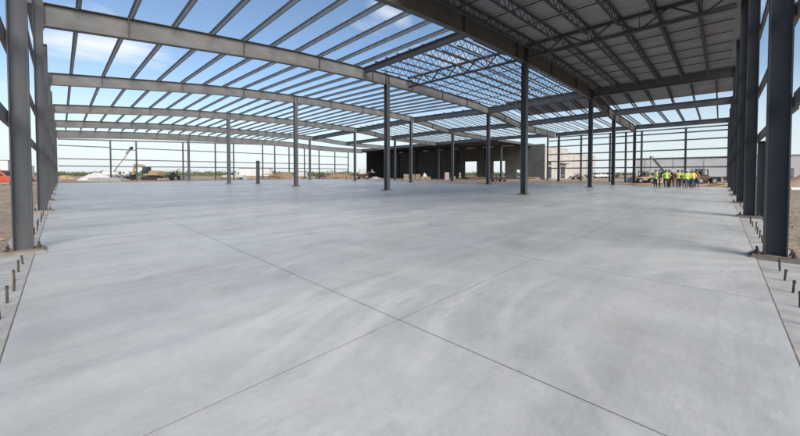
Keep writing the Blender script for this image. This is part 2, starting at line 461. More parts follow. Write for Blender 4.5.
# footing strips along the two near walls, a finger lower than the slab, with a gap between
struct('footing', MB().box((-0.604, 34.7, -0.135), (0.46, 71.2, 0.23)), M['strip'])
struct('footing', MB().box((24.3, -0.725, -0.135), (49.0, 0.50, 0.23)), M['strip'])
# compressible filler between slab and footing
struct('slab_joint', MB().box((-0.367, 34.7, -0.06), (0.011, 71, 0.112)), M['joint'])
struct('slab_joint', MB().box((24.0, -0.4675, -0.06), (48, 0.012, 0.112)), M['joint'])
# saw-cut joints in the slab
for name, c, s in (('slab_joint', (2.38, 28.0, 0.004), (0.004, 56.5, 0.001)), ('slab_joint', (23.8, 2.33, 0.004), (48.2, 0.0045, 0.001)),
                   ('slab_joint', (5.75, 3.1, 0.004), (0.003, 7.0, 0.001)), ('slab_joint', (24, 14.8, 0.004), (47.9, 0.008, 0.001)),
                   ('slab_joint', (15.0, 35, 0.004), (0.008, 69.5, 0.001)), ('slab_joint', (24, 34.4, 0.004), (47.9, 0.008, 0.001))):
    struct(name, MB().box(c, s), M['joint'] if c[0] == 2.38 else M['joint_dusty'])

# ---------------------------------------------------------------- roof shape and grid
PROF = [(-1.5, 8.12), (-0.5, 8.25), (5, 8.9), (11, 9.52), (19, 9.98), (28, 10.18), (38.5, 10.15), (47.5, 9.25), (62, 8.9), (68, 8.6)]


def zr(x, y=0.0):
    z = zr0(x)
    k = 0.0 if y < 35 else 0.5 * min(1.0, (y - 35) / 40)
    z -= 0.22 * math.exp(-((y - 20.5) / 5) ** 2)
    return z - k * max(0.0, z - 8.25) - (0.12 if y > 70 else 0.0)


def zr0(x):
    for k, ((a, za), (b, zb)) in enumerate(zip(PROF[:-1], PROF[1:])):
        if x <= b:
            t = (x - a) / (b - a)
            m0 = (zb - PROF[k - 1][1]) / (b - PROF[k - 1][0]) if k > 0 else (zb - za) / (b - a)
            m1 = (PROF[k + 2][1] - za) / (PROF[k + 2][0] - a) if k + 2 < len(PROF) else (zb - za) / (b - a)
            h = b - a
            return (2 * t**3 - 3 * t**2 + 1) * za + (t**3 - 2 * t**2 + t) * h * m0 + (-2 * t**3 + 3 * t**2) * zb + (t**3 - t**2) * h * m1
    return PROF[-1][1]


XB2, XB3, XB4, XE = 38.4, 47.5, 62.0, 67.0
FR = [(9.6, 9.8), (18.9, 21.6), (32.6, 34.4), (47.2, 48.6), (61.2, 64.0), (74.0, 76.0)]     # each frame's y at the left wall and at XB2
YE = 84.0


def fy(i, x):
    a, b = FR[i]
    return a + (b - a) * min(1.0, (x + 0.5) / (XB2 + 0.5))


def node_x(i, px):
    """where frame i is crossed by the column seen in photo column px"""
    t = (px - 400) / 330
    r = (SY + CY * t) / (CY - SY * t)
    x = 15.0
    for _ in range(20):
        x = fy(i, x) * r
    return x


FRAME_NAME = ['dark near girder', 'nearest tan rafter', 'second tan rafter', 'third tan rafter', 'fourth tan rafter', 'farthest tan rafter']

# ---------------------------------------------------------------- columns
def column_parts(t, h, dp, wd, plate, tf=0.02, tw=0.016, along_x=True, paint='column'):
    """H-section standing on a bolted base plate. Its web runs along x when along_x."""
    s = MB()
    up = (1, 0, 0) if along_x else (0, 1, 0)
    if along_x:
        s.box((0, 0, 0.058 + (h - 0.058) / 2), (dp - 2 * tf + 0.004, tw, h - 0.058))
        for k in (-1, 1): s.box((k * (dp / 2 - tf / 2), 0, 0.058 + (h - 0.058) / 2), (tf, wd, h - 0.058))
    else:
        s.bm.free(); s = MB()
        s.box((0, 0, 0.058 + (h - 0.058) / 2), (tw, dp - 2 * tf + 0.004, h - 0.058))
        for k in (-1, 1): s.box((0, k * (dp / 2 - tf / 2), 0.058 + (h - 0.058) / 2), (wd, tf, h - 0.058))
    s.build('shaft', M[paint], t)
    px, py = plate
    MB().box((0, 0, 0.001), (px + 0.06, py + 0.06, 0.054)).build('grout_pad', M['grout'], t)
    MB().box((0, 0, 0.043), (px, py, 0.03)).build('base_plate', M['plate'], t)
    MB().box((0, 0, h + 0.012), (dp * 0.98 if along_x else wd, wd if along_x else dp * 0.98, 0.024)).build('cap_plate', M['flange'], t)
    for ax in (-1, 1):
        for ay in (-1, 1):
            b = MB().cyl((ax * (px / 2 - 0.07), ay * (py / 2 - 0.07), 0.05), (ax * (px / 2 - 0.07), ay * (py / 2 - 0.07), 0.16), 0.015, n=8).build('anchor_bolt', M['bolt'], t)
            MB().cyl((ax * (px / 2 - 0.07), ay * (py / 2 - 0.07), 0.058), (ax * (px / 2 - 0.07), ay * (py / 2 - 0.07), 0.095), 0.032, n=6).build('nut', M['bolt'], b)


# left wall, its webs across the wall
LW = [9.45, 18.9, 25.6, 32.6, 40.0, 47.2, 54.2, 61.2, 68, 74.0, YE]
XL = -0.52
for k, y in enumerate(LW):
    z0 = 0.0 if y < 71 else -0.17
    t = thing('wall_column', 'dark grey steel column in the left wall row, %s from the camera' % ORD[k], 'column', (XL, y, z0), 0, 'columns of the left wall')
    column_parts(t, zr(XL) - 0.02 - z0, 0.26, 0.24, (0.54, 0.40))
RW = [8.75, 16.3, 23.8, 31.2, XB2, XB3, 54.6, XB4, XE]
YR = -0.70
for k, x in enumerate(RW):
    z0 = 0.0 if x < 48 else -0.17
    t = thing('wall_column', 'dark steel column in the right wall row, %s from the camera' % ORD[k], 'column', (x, YR, z0), 0, 'columns of the right wall')
    column_parts(t, zr(x) - 0.02 - z0, 0.28, 0.24, (0.40, 0.56), along_x=False)
t = thing('door_post', 'short grey post standing just outside the second right-wall column', 'post', (16.5, -1.0, -0.17), 0)
column_parts(t, 2.72, 0.26, 0.2, (0.30, 0.36), along_x=False)

# interior columns: (frame, photo column, row words)
IC = [(0, 524, 'thick dark column nearest the camera, under the dark near girder'), (0, 590, 'dark column where the roofed bay ends, under the dark near girder'),
      (0, 613, 'slim dark column on the slab edge right of the roofed bay'), (0, 634, 'far slim column on dirt, left of the hi-vis crew'),
      (1, 387, 'grey column under the middle of the nearest tan rafter'), (1, 488, 'grey column at the right end of the nearest tan rafter'),
      (1, 522.8, 'column hidden behind the thick dark nearest column'), (1, 558.5, 'slim far column in front of the beige building'),
      (2, 296, 'grey column under the middle of the second tan rafter'), (2, 411, 'grey column at the right end of the second tan rafter'),
      (2, 452.5, 'slim column before the dark wall, left of its two openings'), (2, 501, 'slim column in front of the right opening of dark wall'),
      (3, 229, 'slim column under the left part of the third tan rafter'), (3, 355, 'slim column at the right end of the third tan rafter'),
      (3, 395, 'slim column just right of the big grey middle column'), (3, 438.5, 'slim column at the left of the pink board'),
      (5, 189, 'slim far column right of the black-cabbed loader'), (4, 310, 'slim far column right of the timber heap')]
RDEP = [1.08, 0.90, 0.82, 0.86, 0.94, 1.22]
ICX = {}
for i, px, lab in IC:
    x = node_x(i, px)
    ICX.setdefault(i, []).append(x)
    z0 = 0.0 if x < 47.9 else -0.17
    t = thing('interior_column', lab, 'column', (x, fy(i, x), z0), 0, 'columns standing inside the frame')
    column_parts(t, zr(x, fy(i, x)) - RDEP[i] - 0.026 - z0, 0.36, 0.36, (0.70, 0.70), along_x=False, paint='inner_column')
# the short stub column
p = at(258, 44)
t = thing('stub_column', 'short cut-off steel column standing free on the slab', 'column', p)
column_parts(t, 3.1, 0.34, 0.32, (0.6, 0.6))

# ---------------------------------------------------------------- rafters (along x)
def rafter(i, x0, x1, label, web_m):
    d = RDEP[i]; tf = 0.028; wd = 0.30
    p0 = V((x0, fy(i, x0), zr(x0, fy(i, x0)) - d))
    t = thing('rafter', label, 'rafter', p0, 0, 'roof rafters' if i else None)
    xs = [x0 + (x1 - x0) * k / 28 for k in range(29)]
    web, top, bot = MB(), MB(), MB()

    def strip(mb, zo0, zo1, wdt):
        rows = []
        for x in xs:
            y = fy(i, x)
            rows.append([mb.bm.verts.new(V((x, y + s * wdt / 2, zr(x, y) + zo)) - p0) for s, zo in ((-1, zo0), (1, zo0), (1, zo1), (-1, zo1))])
        for a, b in zip(rows[:-1], rows[1:]):
            for q in range(4):
                mb.bm.faces.new((a[q], a[(q + 1) % 4], b[(q + 1) % 4], b[q]))
        mb.bm.faces.new(rows[0]); mb.bm.faces.new(rows[-1][::-1])
    strip(web, -d + tf - 0.002, -tf + 0.002, 0.016)
    strip(top, -tf, 0, wd); strip(bot, -d, -d + tf, wd)
    web.build('web', web_m, t); top.build('top_flange', M['flange'], t); bot.build('bottom_flange', M['flange'], t)
    # stiffeners, close-spaced pairs over the columns
    sx = []
    x = x0 + 2.6
    while x < x1 - 1:
        if all(abs(x - c) > 1.2 for c in ICX.get(i, [])): sx.append(x)
        x += 5.1 if i else 6.2
    for x in sx:
        y = fy(i, x)
        s = MB()
        for k in (-1, 1):
            s.box(V((x, y + k * 0.072, zr(x, y) - d / 2)) - p0, (0.014, 0.128, d - 2 * tf - 0.004))
        s.build('stiffener', M['flange'] if i else M['girder'], t)
    for x in ICX.get(i, []):
        for e in (-0.17, 0.17):
            s = MB(); y = fy(i, x + e)
            for k in (-1, 1):
                s.box(V((x + e, y + k * 0.078, zr(x + e, y) - d / 2)) - p0, (0.016, 0.138, d - 2 * tf - 0.004))
            s.build('stiffener', M['column'], t)
    if x0 < 1:   # bolted end plate against the wall column
        e = MB().box((0.016, 0, d / 2 - 0.02), (0.03, 0.30, d + 0.1))
        ep = e.build('end_plate', M['column'], t)
        for k in range(6):
            for s in (-1, 1):
                MB().cyl((0.03, s * 0.09, 0.06 + k * (d - 0.12) / 5), (0.062, s * 0.09, 0.06 + k * (d - 0.12) / 5), 0.024, n=6).build('bolt', M['bolt'], ep)
    return t


X0R = XL + 0.131
rafter(0, X0R, XB4 + 0.2, 'dark deep girder along the edge of the roofed bay', M['girder'])
for i, lb in ((1, 'tan roof rafter nearest the camera, bowed across the picture'), (2, 'second tan roof rafter, beyond the nearest one'),
              (3, 'third tan roof rafter from the camera'), (4, 'fourth tan roof rafter from the camera'), (5, 'farthest tan roof rafter before the end wall')):
    rafter(i, X0R, XB4 + 0.2, lb, M['rafter'])

# ---------------------------------------------------------------- beams along y
def beam(x, ya, yb, depth, label, m=None, wd=0.28, dz=0.0):
    za = zr(x, ya) + dz; zb = zr(x, yb) + dz
    p0 = V((x, ya, za - depth))
    t = thing('steel_beam', label, 'beam', p0, 0, 'dark beams crossing the rafters')
    e = V((0, yb - ya, zb - za))
    c = V((0, 0, depth / 2)); up = (0, 0, 1)
    MB().bar(c, c + e, 0.016, depth - 0.052).build('web', m or M['beam'], t)
    MB().bar(c, c + e, wd, 0.028, up, (0, depth / 2 - 0.014)).build('top_flange', M['flange'], t)
    MB().bar(c, c + e, wd, 0.028, up, (0, -depth / 2 + 0.014)).build('bottom_flange', M['flange'], t)
    return t


for xb, dep, nm in ((XB2, 0.80, 'first'), (XB3, 0.72, 'second'), (XB4, 0.66, 'third')):
    ys = [YR + 0.143] + [fy(i, xb) for i in range(6)]
    where = ['under the roof deck at the right wall', 'from the dark near girder to the nearest tan rafter', 'between nearest and second tan rafters',
             'between second and third tan rafters', 'between third and fourth tan rafters', 'between the last two tan rafters']
    for k in range(6):
        if xb < 62 and k == 5: continue
        beam(xb, ys[k] + (0.17 if k else 0), ys[k + 1] - 0.17, dep, 'dark beam of the %s cross line, %s' % (nm, where[k]), dz=-0.03)
xt = 16.6
beam(xt, fy(0, xt) + 0.17, fy(1, xt) - 0.17, 0.42, 'dark beam edging the open-web joists, beside the solid purlins', dz=0.0)

# ---------------------------------------------------------------- purlins
BAY = ['between the dark girder and nearest tan rafter', 'between the nearest and second tan rafters', 'between the second and third tan rafters',
       'between the third and fourth tan rafters', 'between the last two tan rafters', 'between the farthest rafter and the end wall']


def purlin(x, ya, yb, label):
    p0 = V((x, ya, zr(x, ya) + 0.002)); t = MB(); e = V((0, yb - ya, zr(x, yb) - zr(x, ya)))
    c = V((0, 0, 0.106)); up = (0, 0, 1)
    t.bar(c, c + e, 0.012, 0.206)
    t.bar(c, c + e, 0.084, 0.010, up, (-0.038, 0.101)); t.bar(c, c + e, 0.084, 0.010, up, (0.038, -0.101))
    o = t.build('purlin', M['purlin'], None, p0)
    return tag(o, label, 'purlin', 'solid roof purlins')


for b in range(0, 6):
    for k in range(22):
        x = 0.62 + 1.7 * k
        if b == 0 and x > 16: break
        if b == 5: continue
        else: ya, yb = fy(b, x), fy(b + 1, x)
        purlin(x, ya + 0.01, yb - 0.01, 'grey-blue purlin %s, %s from the left wall' % (BAY[b], ORD[k]))

# eave struts on the two long walls
for k in range(len(LW) - 1):
    o = MB().box((0, (LW[k + 1] - LW[k]) / 2, 0.1), (0.16, LW[k + 1] - LW[k] - 0.3, 0.2)).build('eave_strut', M['girt'], None, (XL - 0.23, LW[k], zr(XL) - 0.25))
    tag(o, 'eave strut on the left wall, %s bay from the camera' % ORD[k], 'eave strut', 'eave struts of the left wall')
for k in range(len(RW) - 1):
    o = MB().bar((0, 0, 0.1), (RW[k + 1] - RW[k], 0, 0.1 + zr(RW[k + 1]) - zr(RW[k])), 0.16, 0.2).build('eave_strut', M['girt'], None, (RW[k], YR - 0.24, zr(RW[k]) - 0.25))
    tag(o, 'eave strut on the right wall, %s bay from the camera' % ORD[k], 'eave strut', 'eave struts of the right wall')

# ---------------------------------------------------------------- open-web joists (along x) and the joist girder
def joist_mesh(Lg, depth, ch, wb, n):
    """local x from 0 to Lg, top chord at z=0"""
    top, bot, web = MB(), MB(), MB()
    for s in (-1, 1):
        top.box((Lg / 2, s * ch * 0.62, -ch / 2), (Lg, ch * 0.75, ch))
    e = Lg / n
    for s in (-1, 1):
        bot.box((Lg / 2, s * ch * 0.55, -depth + ch / 2), (Lg - 1.6 * e, ch * 0.7, ch))
    pts = []
    for k in range(2 * n + 1):
        pts.append((k * e / 2, 0, -ch / 2 if k % 2 == 0 else -depth + ch / 2))
    for a, b in zip(pts[:-1], pts[1:]):
        web.bar(a, b, wb, wb, up=(0, 1, 0))
    return top, bot, web


def make_joist(Lg, depth, ch, wb, n, label, loc, slope, group, name='bar_joist'):
    t = thing(name, label, 'joist', loc, 0, group)
    a, b, c = joist_mesh(Lg, depth, ch, wb, n)
    a.build('top_chord', M['joist'], t); b.build('bottom_chord', M['joist'], t); c.build('web_bars', M['joist'], t)
    t.rotation_euler = (0, -math.atan(slope), 0)
    return t


def joist_row(x0, x1, ys, mk_label, group, n, depth=0.60, simple=False):
    sl = (zr(x1) - zr(x0)) / (x1 - x0)
    Lg = math.hypot(x1 - x0, zr(x1) - zr(x0))
    proto = None
    for k, y in enumerate(ys):
        lab = mk_label(k)
        if proto is None:
            if simple:
                a, b, c = joist_mesh(Lg, depth, 0.055, 0.03, n)
                mb = a
                for q in (b, c):
                    me = bpy.data.meshes.new('tmp'); q.bm.to_mesh(me); q.bm.free(); mb.bm.from_mesh(me); bpy.data.meshes.remove(me)
                proto = mb.build('bar_joist', M['joist'], None, (x0, y, zr(x0) + 0.06))
                proto.rotation_euler = (0, -math.atan(sl), 0)
                tag(proto, lab, 'joist', group)
            else:
                proto = make_joist(Lg, depth, 0.062, 0.034, n, lab, (x0, y, zr(x0) + 0.06), sl, group)
        else:
            o = copy_tree(proto); o.location = (x0, y, zr(x0) + 0.06); o['label'] = lab


XT = 21.9            # line of the joist girder through the near column
NEAR = [0.95 + 1.6 * k for k in range(6)][:6]
NEAR = [y for y in NEAR if y < 9.0]
joist_row(9.2, XT - 0.02, NEAR, lambda k: 'bar joist under the deck before the trussed girder, %s from right wall' % ORD[k], 'bar joists under the roof deck', 15)
joist_row(XT + 0.02, XB2 - 0.1, NEAR, lambda k: 'bar joist under the deck beyond the trussed girder, %s from right wall' % ORD[k], 'bar joists under the roof deck', 19)
OPEN = [10.7 + 1.16 * k for k in range(9)]
OPEN = [y for y in OPEN if y < 20.4]
joist_row(xt + 0.05, XT - 0.02, [y for y in OPEN if y < 18.9], lambda k: 'short open-sky bar joist beside the solid purlins, %s from dark girder' % ORD[k], 'short bar joists under open sky', 7)
joist_row(XT + 0.02, XB2 - 0.1, OPEN, lambda k: 'open-sky bar joist beyond the trussed girder, %s from dark girder' % ORD[k], 'long bar joists under open sky', 19)
FARY = []
for i in range(5):
    a = YR + 0.3 if i == 0 else fy(i - 1, XB2)
    b = fy(i, XB2)
    n_ = int(round((b - a) / 1.62))
    FARY += [a + (b - a) * (k + 0.5) / n_ for k in range(n_)]
FARY = [y for y in FARY]
joist_row(XB2 + 0.15, XB3 - 0.1, FARY[:30], lambda k: 'bar joist between first and second cross beams, %s from right wall' % ORD[k], 'bar joists between first and second cross beams', 11, 0.5, True)
joist_row(XB3 + 0.15, XB4 - 0.1, FARY[:30], lambda k: 'bar joist between second and third cross beams, %s from right wall' % ORD[k], 'bar joists between second and third cross beams', 16, 0.5, True)

# trussed girder along y at XT: two spans
def truss(ya, yb, z, label, n, depth=0.92):
    t = thing('joist_girder', label, 'truss', (XT, ya, z), 0, 'trussed girders')
    Lg = yb - ya
    a, b, c = MB(), MB(), MB()
    for s in (-1, 1):
        a.box((s * 0.07, Lg / 2, -0.06), (0.085, Lg, 0.12)); b.box((s * 0.065, Lg / 2, -depth + 0.055), (0.08, Lg - 0.1, 0.11))
    e = Lg / n
    for k in range(n):
        p, q, r_ = V((0, k * e, -0.06)), V((0, (k + .5) * e, -depth + 0.05)), V((0, (k + 1) * e, -0.06))
        c.bar(p, q, 0.075, 0.075, up=(1, 0, 0)); c.bar(q, r_, 0.075, 0.075, up=(1, 0, 0))
        c.bar(V((0, (k + .5) * e, -0.06)), q, 0.03, 0.03, up=(1, 0, 0))
    a.build('top_chord', M['joist'], t); b.build('bottom_chord', M['joist'], t); c.build('web_bars', M['joist'], t)
    return t


truss(YR + 0.25, fy(0, XT) - 0.17, zr(XT) - 0.02, 'dark trussed girder under the roof deck, to the right wall', 4)
truss(fy(0, XT) + 0.17, fy(1, XT) - 0.17, zr(XT) - 0.02, 'trussed girder against open sky, left of the thick dark column', 6)

# bridging angles running across the joists
def bridge(x, ya, yb, dz, label, group):
    o = MB().box((0, (yb - ya) / 2, 0), (0.05, yb - ya, 0.05)).build('bridging_angle', M['joist'], None, (x, ya, zr(x) + dz))
    tag(o, label, 'bridging bar', group)


q = [11.5, 13.9, 16.3, 18.7] + [24.0, 26.3, 28.6, 30.9, 33.2, 35.5]
for k, x in enumerate(q):
    bridge(x, -0.4, 9.4, -0.05, 'thin bridging bar under the roof deck, %s from the camera' % ORD[k], 'bridging bars under the roof deck')
for k, x in enumerate([25.2, 29.2, 33.2]):
    bridge(x, 9.8, 20.3, -0.44, 'thin bridging bar across open-sky joists, %s beyond the trussed girder' % ORD[k], 'bridging bars under open sky')

# ---------------------------------------------------------------- ribbed roof deck
def deck(x0, x1, y0, y1, label, pitch=0.305):
    prof = []
    x = x0
    while x < x1:
        for o, z in ((0, 0), (0.05, 0.0), (0.075, 0.045), (0.255, 0.045), (0.28, 0.0)):
            if x + o <= x1: prof.append((x + o, z))
        x += pitch
    mb = MB(); bm = mb.bm; rows = []
    for th in (0.0, 0.004):
        for yy in (y0, y1):
            rows.append([bm.verts.new((x, yy, zr(x) + 0.066 + z + th)) for x, z in prof])
    n = len(prof)
    for k in range(n - 1):
        bm.faces.new((rows[0][k], rows[0][k + 1], rows[1][k + 1], rows[1][k]))
        bm.faces.new((rows[2][k], rows[3][k], rows[3][k + 1], rows[2][k + 1]))
        bm.faces.new((rows[0][k], rows[2][k], rows[2][k + 1], rows[0][k + 1]))
        bm.faces.new((rows[1][k], rows[1][k + 1], rows[3][k + 1], rows[3][k]))
    o = mb.build('roof_deck', M['deck'])
    tag(o, label, 'roof deck')


deck(9.0, 45.6, -1.05, 9.72, 'ribbed metal roof deck over the right-hand bay')
deck(38.55, 45.6, 9.9, 19.5, 'small ribbed deck patch behind the dark near girder')

# ---------------------------------------------------------------- girts
def girt(p0, p1, label, group, ht=0.2, wd=0.07):
    p0 = V(p0); p1 = V(p1)
    o = MB().bar((0, 0, 0), p1 - p0, wd, ht).build('wall_girt', M['girt'], None, p0)
    tag(o, label, 'girt', group)


LEV = ['low', 'middle', 'high']
for k in range(len(LW) - 1):
    for lv, z in zip(LEV, (2.55, 4.05, 6.15)):
        girt((XL - 0.185, LW[k] + 0.01, z), (XL - 0.185, LW[k + 1] - 0.01, z), '%s girt on the left wall, %s bay from the camera' % (lv, ORD[k]), 'girts of the left wall', 0.22)
for lv, z in zip(LEV, (2.55, 4.05, 6.15)):
    girt((XL - 0.185, 3.2, z), (XL - 0.185, LW[0] - 0.01, z), '%s girt on the left wall, between camera and first column' % lv, 'girts of the left wall', 0.22)
    girt((3.4, YR - 0.195, z + 0.2), (RW[0] - 0.01, YR - 0.195, z + 0.2), '%s girt on the right wall, between camera and first column' % lv, 'girts of the right wall', 0.22)
for k in range(len(RW) - 1):
    for lv, z in zip(LEV, (2.7, 4.3, 6.4)):
        girt((RW[k] + 0.01, YR - 0.195, z), (RW[k + 1] - 0.01, YR - 0.195, z), '%s girt on the right wall, %s bay from the camera' % (lv, ORD[k]), 'girts of the right wall', 0.22)

# far left end wall: posts and girts
ztop = lambda x: min(9.0, 7.5 + 0.036 * max(0, x))
EP = [6.7, 10.6, 18.6, 25, 29, 36, 39.2, 43.2, 47.8, 52.5, 58, 63]
for k, x in enumerate(EP):
    t = thing('end_post', 'slim post of the far left end wall, %s from its left corner' % ORD[k], 'post', (x, YE, -0.17), 0, 'posts of the left end wall')
    ht = ztop(x) + 0.17
    MB().box((0, 0, ht / 2 + 0.02), (0.24, 0.24, ht - 0.04)).build('shaft', M['column'], t)
    MB().box((0, 0, 0.02), (0.45, 0.45, 0.036)).build('base_plate', M['plate'], t)
xs_ = [XL + 0.2] + EP
ZE = 7.6
for k in range(len(xs_) - 1):
    for lv, z in zip(('low', 'middle', 'high', 'top'), (2.75, 4.05, 6.4, None)):
        if lv == 'high' and k == 1: z = 6.05
        girt((xs_[k] + 0.01, YE + 0.17, z or ztop(xs_[k])), (xs_[k + 1] - 0.01, YE + 0.17, z or ztop(xs_[k + 1])), '%s girt of the far left end wall, %s bay from left' % (lv, ORD[k]), 'girts of the left end wall', 0.2 if z else 0.28, 0.08)
# far right end wall
RP = [4.0, 9.5, 11.7, 14.0, 18.6, 24.6]
for k, y in enumerate(RP):
    t = thing('end_post', 'dark post of the far right end wall, %s from the right wall' % ORD[k], 'post', (XE, y, -0.17), 0, 'posts of the right end wall')
    MB().box((0, 0, 4.35), (0.26, 0.26, 8.64)).build('shaft', M['column'], t)
    MB().box((0, 0, 0.02), (0.45, 0.45, 0.036)).build('base_plate', M['plate'], t)
ys_ = [YR - 0.12] + RP
for k in range(len(ys_) - 1):
    for lv, z in zip(('lowest', 'second', 'third', 'fourth', 'fifth', 'topmost'), (2.4, 3.75, 5.1, 6.6, 7.75, 8.4)):
        girt((XE + 0.19, ys_[k] + 0.01, z), (XE + 0.19, ys_[k + 1] - 0.01, z), '%s girt of the right end wall, %s bay from right' % (lv, ORD[k]), 'girts of the right end wall', 0.2, 0.08)

# ---------------------------------------------------------------- anchor bolts cast in the footings
def stud(x, y, label, group, h):
    t = thing('anchor_bolt', label, 'anchor bolt', (x, y, -0.03), 0, group)
    lean = (random.uniform(-.012, .012), random.uniform(-.012, .012))
    MB().cyl((0, 0, 0), (lean[0], lean[1], h), 0.0125, n=8).build('rod', M['bolt'], t)
    MB().cyl((lean[0], lean[1], h - 0.035), (lean[0], lean[1], h - 0.005), 0.0165, n=6).build('nut', M['bolt'], t)


ly = [3.6, 4.15, 4.75, 5.35, 5.95, 6.5, 7.1, 7.7, 8.3] + [10.6 + 0.72 * k for k in range(10)] + [19.5 + 0.9 * k for k in range(6)]
for k, y in enumerate(ly):
    stud(-0.47 + random.uniform(-.02, .02), y, 'rusty anchor bolt in the left footing, %s from the camera' % ORD[k], 'anchor bolts along the left footing', 0.19 + random.uniform(-.03, .03))
lx = [3.0, 3.5, 4.0, 4.55, 5.15, 5.8, 6.45, 7.1, 7.75] + [9.9 + 0.72 * k for k in range(8)] + [17.4 + 0.9 * k for k in range(6)]
for k, x in enumerate(lx):
    stud(x, -0.66 + random.uniform(-.02, .02), 'rusty anchor bolt in the right footing, %s from the camera' % ORD[k], 'anchor bolts along the right footing', 0.20 + random.uniform(-.03, .04))

# ================================================================ beyond the frame
GZ = -0.17
RZ_LEFT = R(134.2)         # local +x points to the left of the picture
RZ_RIGHT = R(-45.8)
TOCAM = R(-134.2)          # local +x points back at the camera

# ---------------------------------------------------------------- dark tilt-up wall with openings, under a dark roof
t = thing('tilt_up_wall', 'dark tilt-up concrete wall with two bright openings, deep in shade', 'wall', (80, 30, GZ))
HW = 8.57
cuts = [(40.0, 43.3, 0.55, 4.75), (48.3, 52.1, 0.55, 4.85), (36.0, 36.9, 0.0, 2.45)]
y = 30.0
while y < 85.9:
    y2 = min(y + 7.0, 86.0)
    mb = MB()
    segs = sorted([c for c in cuts if c[0] < y2 and c[1] > y])
    cur = y + 0.012
    for c in segs:
        a, b = max(c[0], y + 0.012), min(c[1], y2 - 0.012)
        if a > cur: mb.box((0, (cur + a) / 2 - 30, HW / 2), (0.22, a - cur, HW))
        if c[2] > 0: mb.box((0, (a + b) / 2 - 30, c[2] / 2), (0.22, b - a, c[2]))
        mb.box((0, (a + b) / 2 - 30, (c[3] + HW) / 2), (0.22, b - a, HW - c[3]))
        cur = b
    if cur < y2 - 0.012: mb.box((0, (cur + y2 - 0.012) / 2 - 30, HW / 2), (0.22, y2 - 0.012 - cur, HW))
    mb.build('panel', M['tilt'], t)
    y = y2
for yy in (34.6, 45.6, 54.5, 62, 70, 78):
    MB().box((-0.3, yy - 30, 4.0), (0.26, 0.26, 8.0)).build('pilaster', M['column'], t)
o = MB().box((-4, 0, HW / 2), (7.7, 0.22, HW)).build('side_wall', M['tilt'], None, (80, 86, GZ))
tag(o, 'dark return wall closing the left end of the dark hall', 'wall')
t = thing('hall_roof', 'dark flat roof over the shaded hall behind the frame', 'roof', (62.2, 32.8, 8.35))
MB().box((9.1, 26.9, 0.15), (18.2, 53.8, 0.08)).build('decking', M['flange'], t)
MB().box((0.05, 26.9, -0.12), (0.14, 53.8, 0.44)).build('edge_beam', M['flange'], t)
MB().box((8.8, 0.05, -0.12), (17.3, 0.12, 0.42)).build('edge_beam', M['flange'], t)
for k in range(10):
    MB().box((8.8, 3 + k * 5.3, -0.08), (17.3, 0.14, 0.36)).build('roof_beam', M['flange'], t)

# ---------------------------------------------------------------- buildings behind
def opening(parent, x, w_, z0, h, y, door=False):
    f = MB()
    f.box((x - w_ / 2 - 0.1, y - 0.06, z0 + h / 2), (0.2, 0.14, h)); f.box((x + w_ / 2 + 0.1, y - 0.06, z0 + h / 2), (0.2, 0.14, h))
    f.box((x, y - 0.06, z0 + h + 0.1), (w_ + 0.4, 0.14, 0.2))
    if not door: f.box((x, y - 0.08, z0 - 0.06), (w_ + 0.5, 0.2, 0.12))
    o = f.build('door' if door else 'window', M['stucco'], parent)
    MB().box((x, y - 0.012, z0 + h / 2), (w_, 0.03, h)).build('pane', M['glass'], o)


t = thing('beige_building', 'beige panel building with two dark doorways, right of the dark wall', 'building', (85.5, 32, GZ))
MB().box((8.75, 3, 4.2), (17.5, 6, 8.4)).build('wall', M['stucco'], t)
MB().box((8.75, 3, 8.45), (17.7, 6.2, 0.12)).build('parapet_cap', M['conc'], t)
for x in (3.4, 7.0, 11.5): MB().box((x, -0.03, 4.1), (0.07, 0.05, 8.1)).build('panel_joint', M['siding_dark'], t)
opening(t, 2.9, 2.4, 0.1, 3.2, 0, True); opening(t, 12.8, 3.6, 0.1, 3.3, 0, True); opening(t, 2.9, 2.2, 3.75, 1.0, 0)
MB().box((12.8, -0.55, 4.3), (6.0, 1.0, 0.3)).build('canopy', M['siding_dark'], t)
t = thing('beige_annex', 'lower beige block adjoining the beige building on its right', 'building', (103.2, 33.2, GZ))
MB().box((17, 6, 3.85), (34, 12, 7.7)).build('wall', M['stucco'], t)
MB().box((17, 6, 7.75), (34.2, 12.2, 0.12)).build('parapet_cap', M['conc'], t)
for x in (2, 9, 16, 23, 30): MB().box((x, -0.03, 3.7), (0.08, 0.05, 7.4)).build('panel_joint', M['siding_dark'], t)

t = thing('long_warehouse', 'long low pale grey warehouse behind the hi-vis crew', 'building', (118, -70, GZ))
MB().box((20, 44, 3.2), (40, 88, 5.1)).build('wall', M['siding'], t)
MB().box((20, 44, 5.84), (40.4, 88.4, 0.2)).build('roof_edge', M['grey_m'], t)
MB().box((19.95, 44, 0.35), (40, 88, 0.7)).build('base_band', M['siding_dark'], t)
for k in range(14):
    MB().box((-0.03, 4 + k * 6.3, 3.25), (0.05, 0.06, 4.9)).build('panel_seam', M['grey_m'], t)
for k in range(5):
    MB().box((-0.06, 14 + k * 15.1, 1.75), (0.1, 2.6, 2.1)).build('dock_door', M['grey_m'], t)

p = at(8, 62, GZ)
t = thing('white_building', 'long plain white building with dark windows, outside the left wall', 'building', p)
MB().box((-7, 45, 2.0), (14, 90, 4.0)).build('wall', M['white'], t)
MB().box((-7, 45, 4.06), (14.3, 90.3, 0.12)).build('roof', M['grey_m'], t)
for x in (-1.6, -4.2, -6.8): opening(t, x, 1.0, 1.2, 1.3, 0)
for k in range(9):
    f = MB().box((0.02, 6 + k * 9.5, 2.0), (0.05, 1.7, 1.5)).build('window', M['grey_m'], t)
    MB().box((0.05, 6 + k * 9.5, 2.0), (0.03, 1.5, 1.3)).build('pane', M['glass'], f)


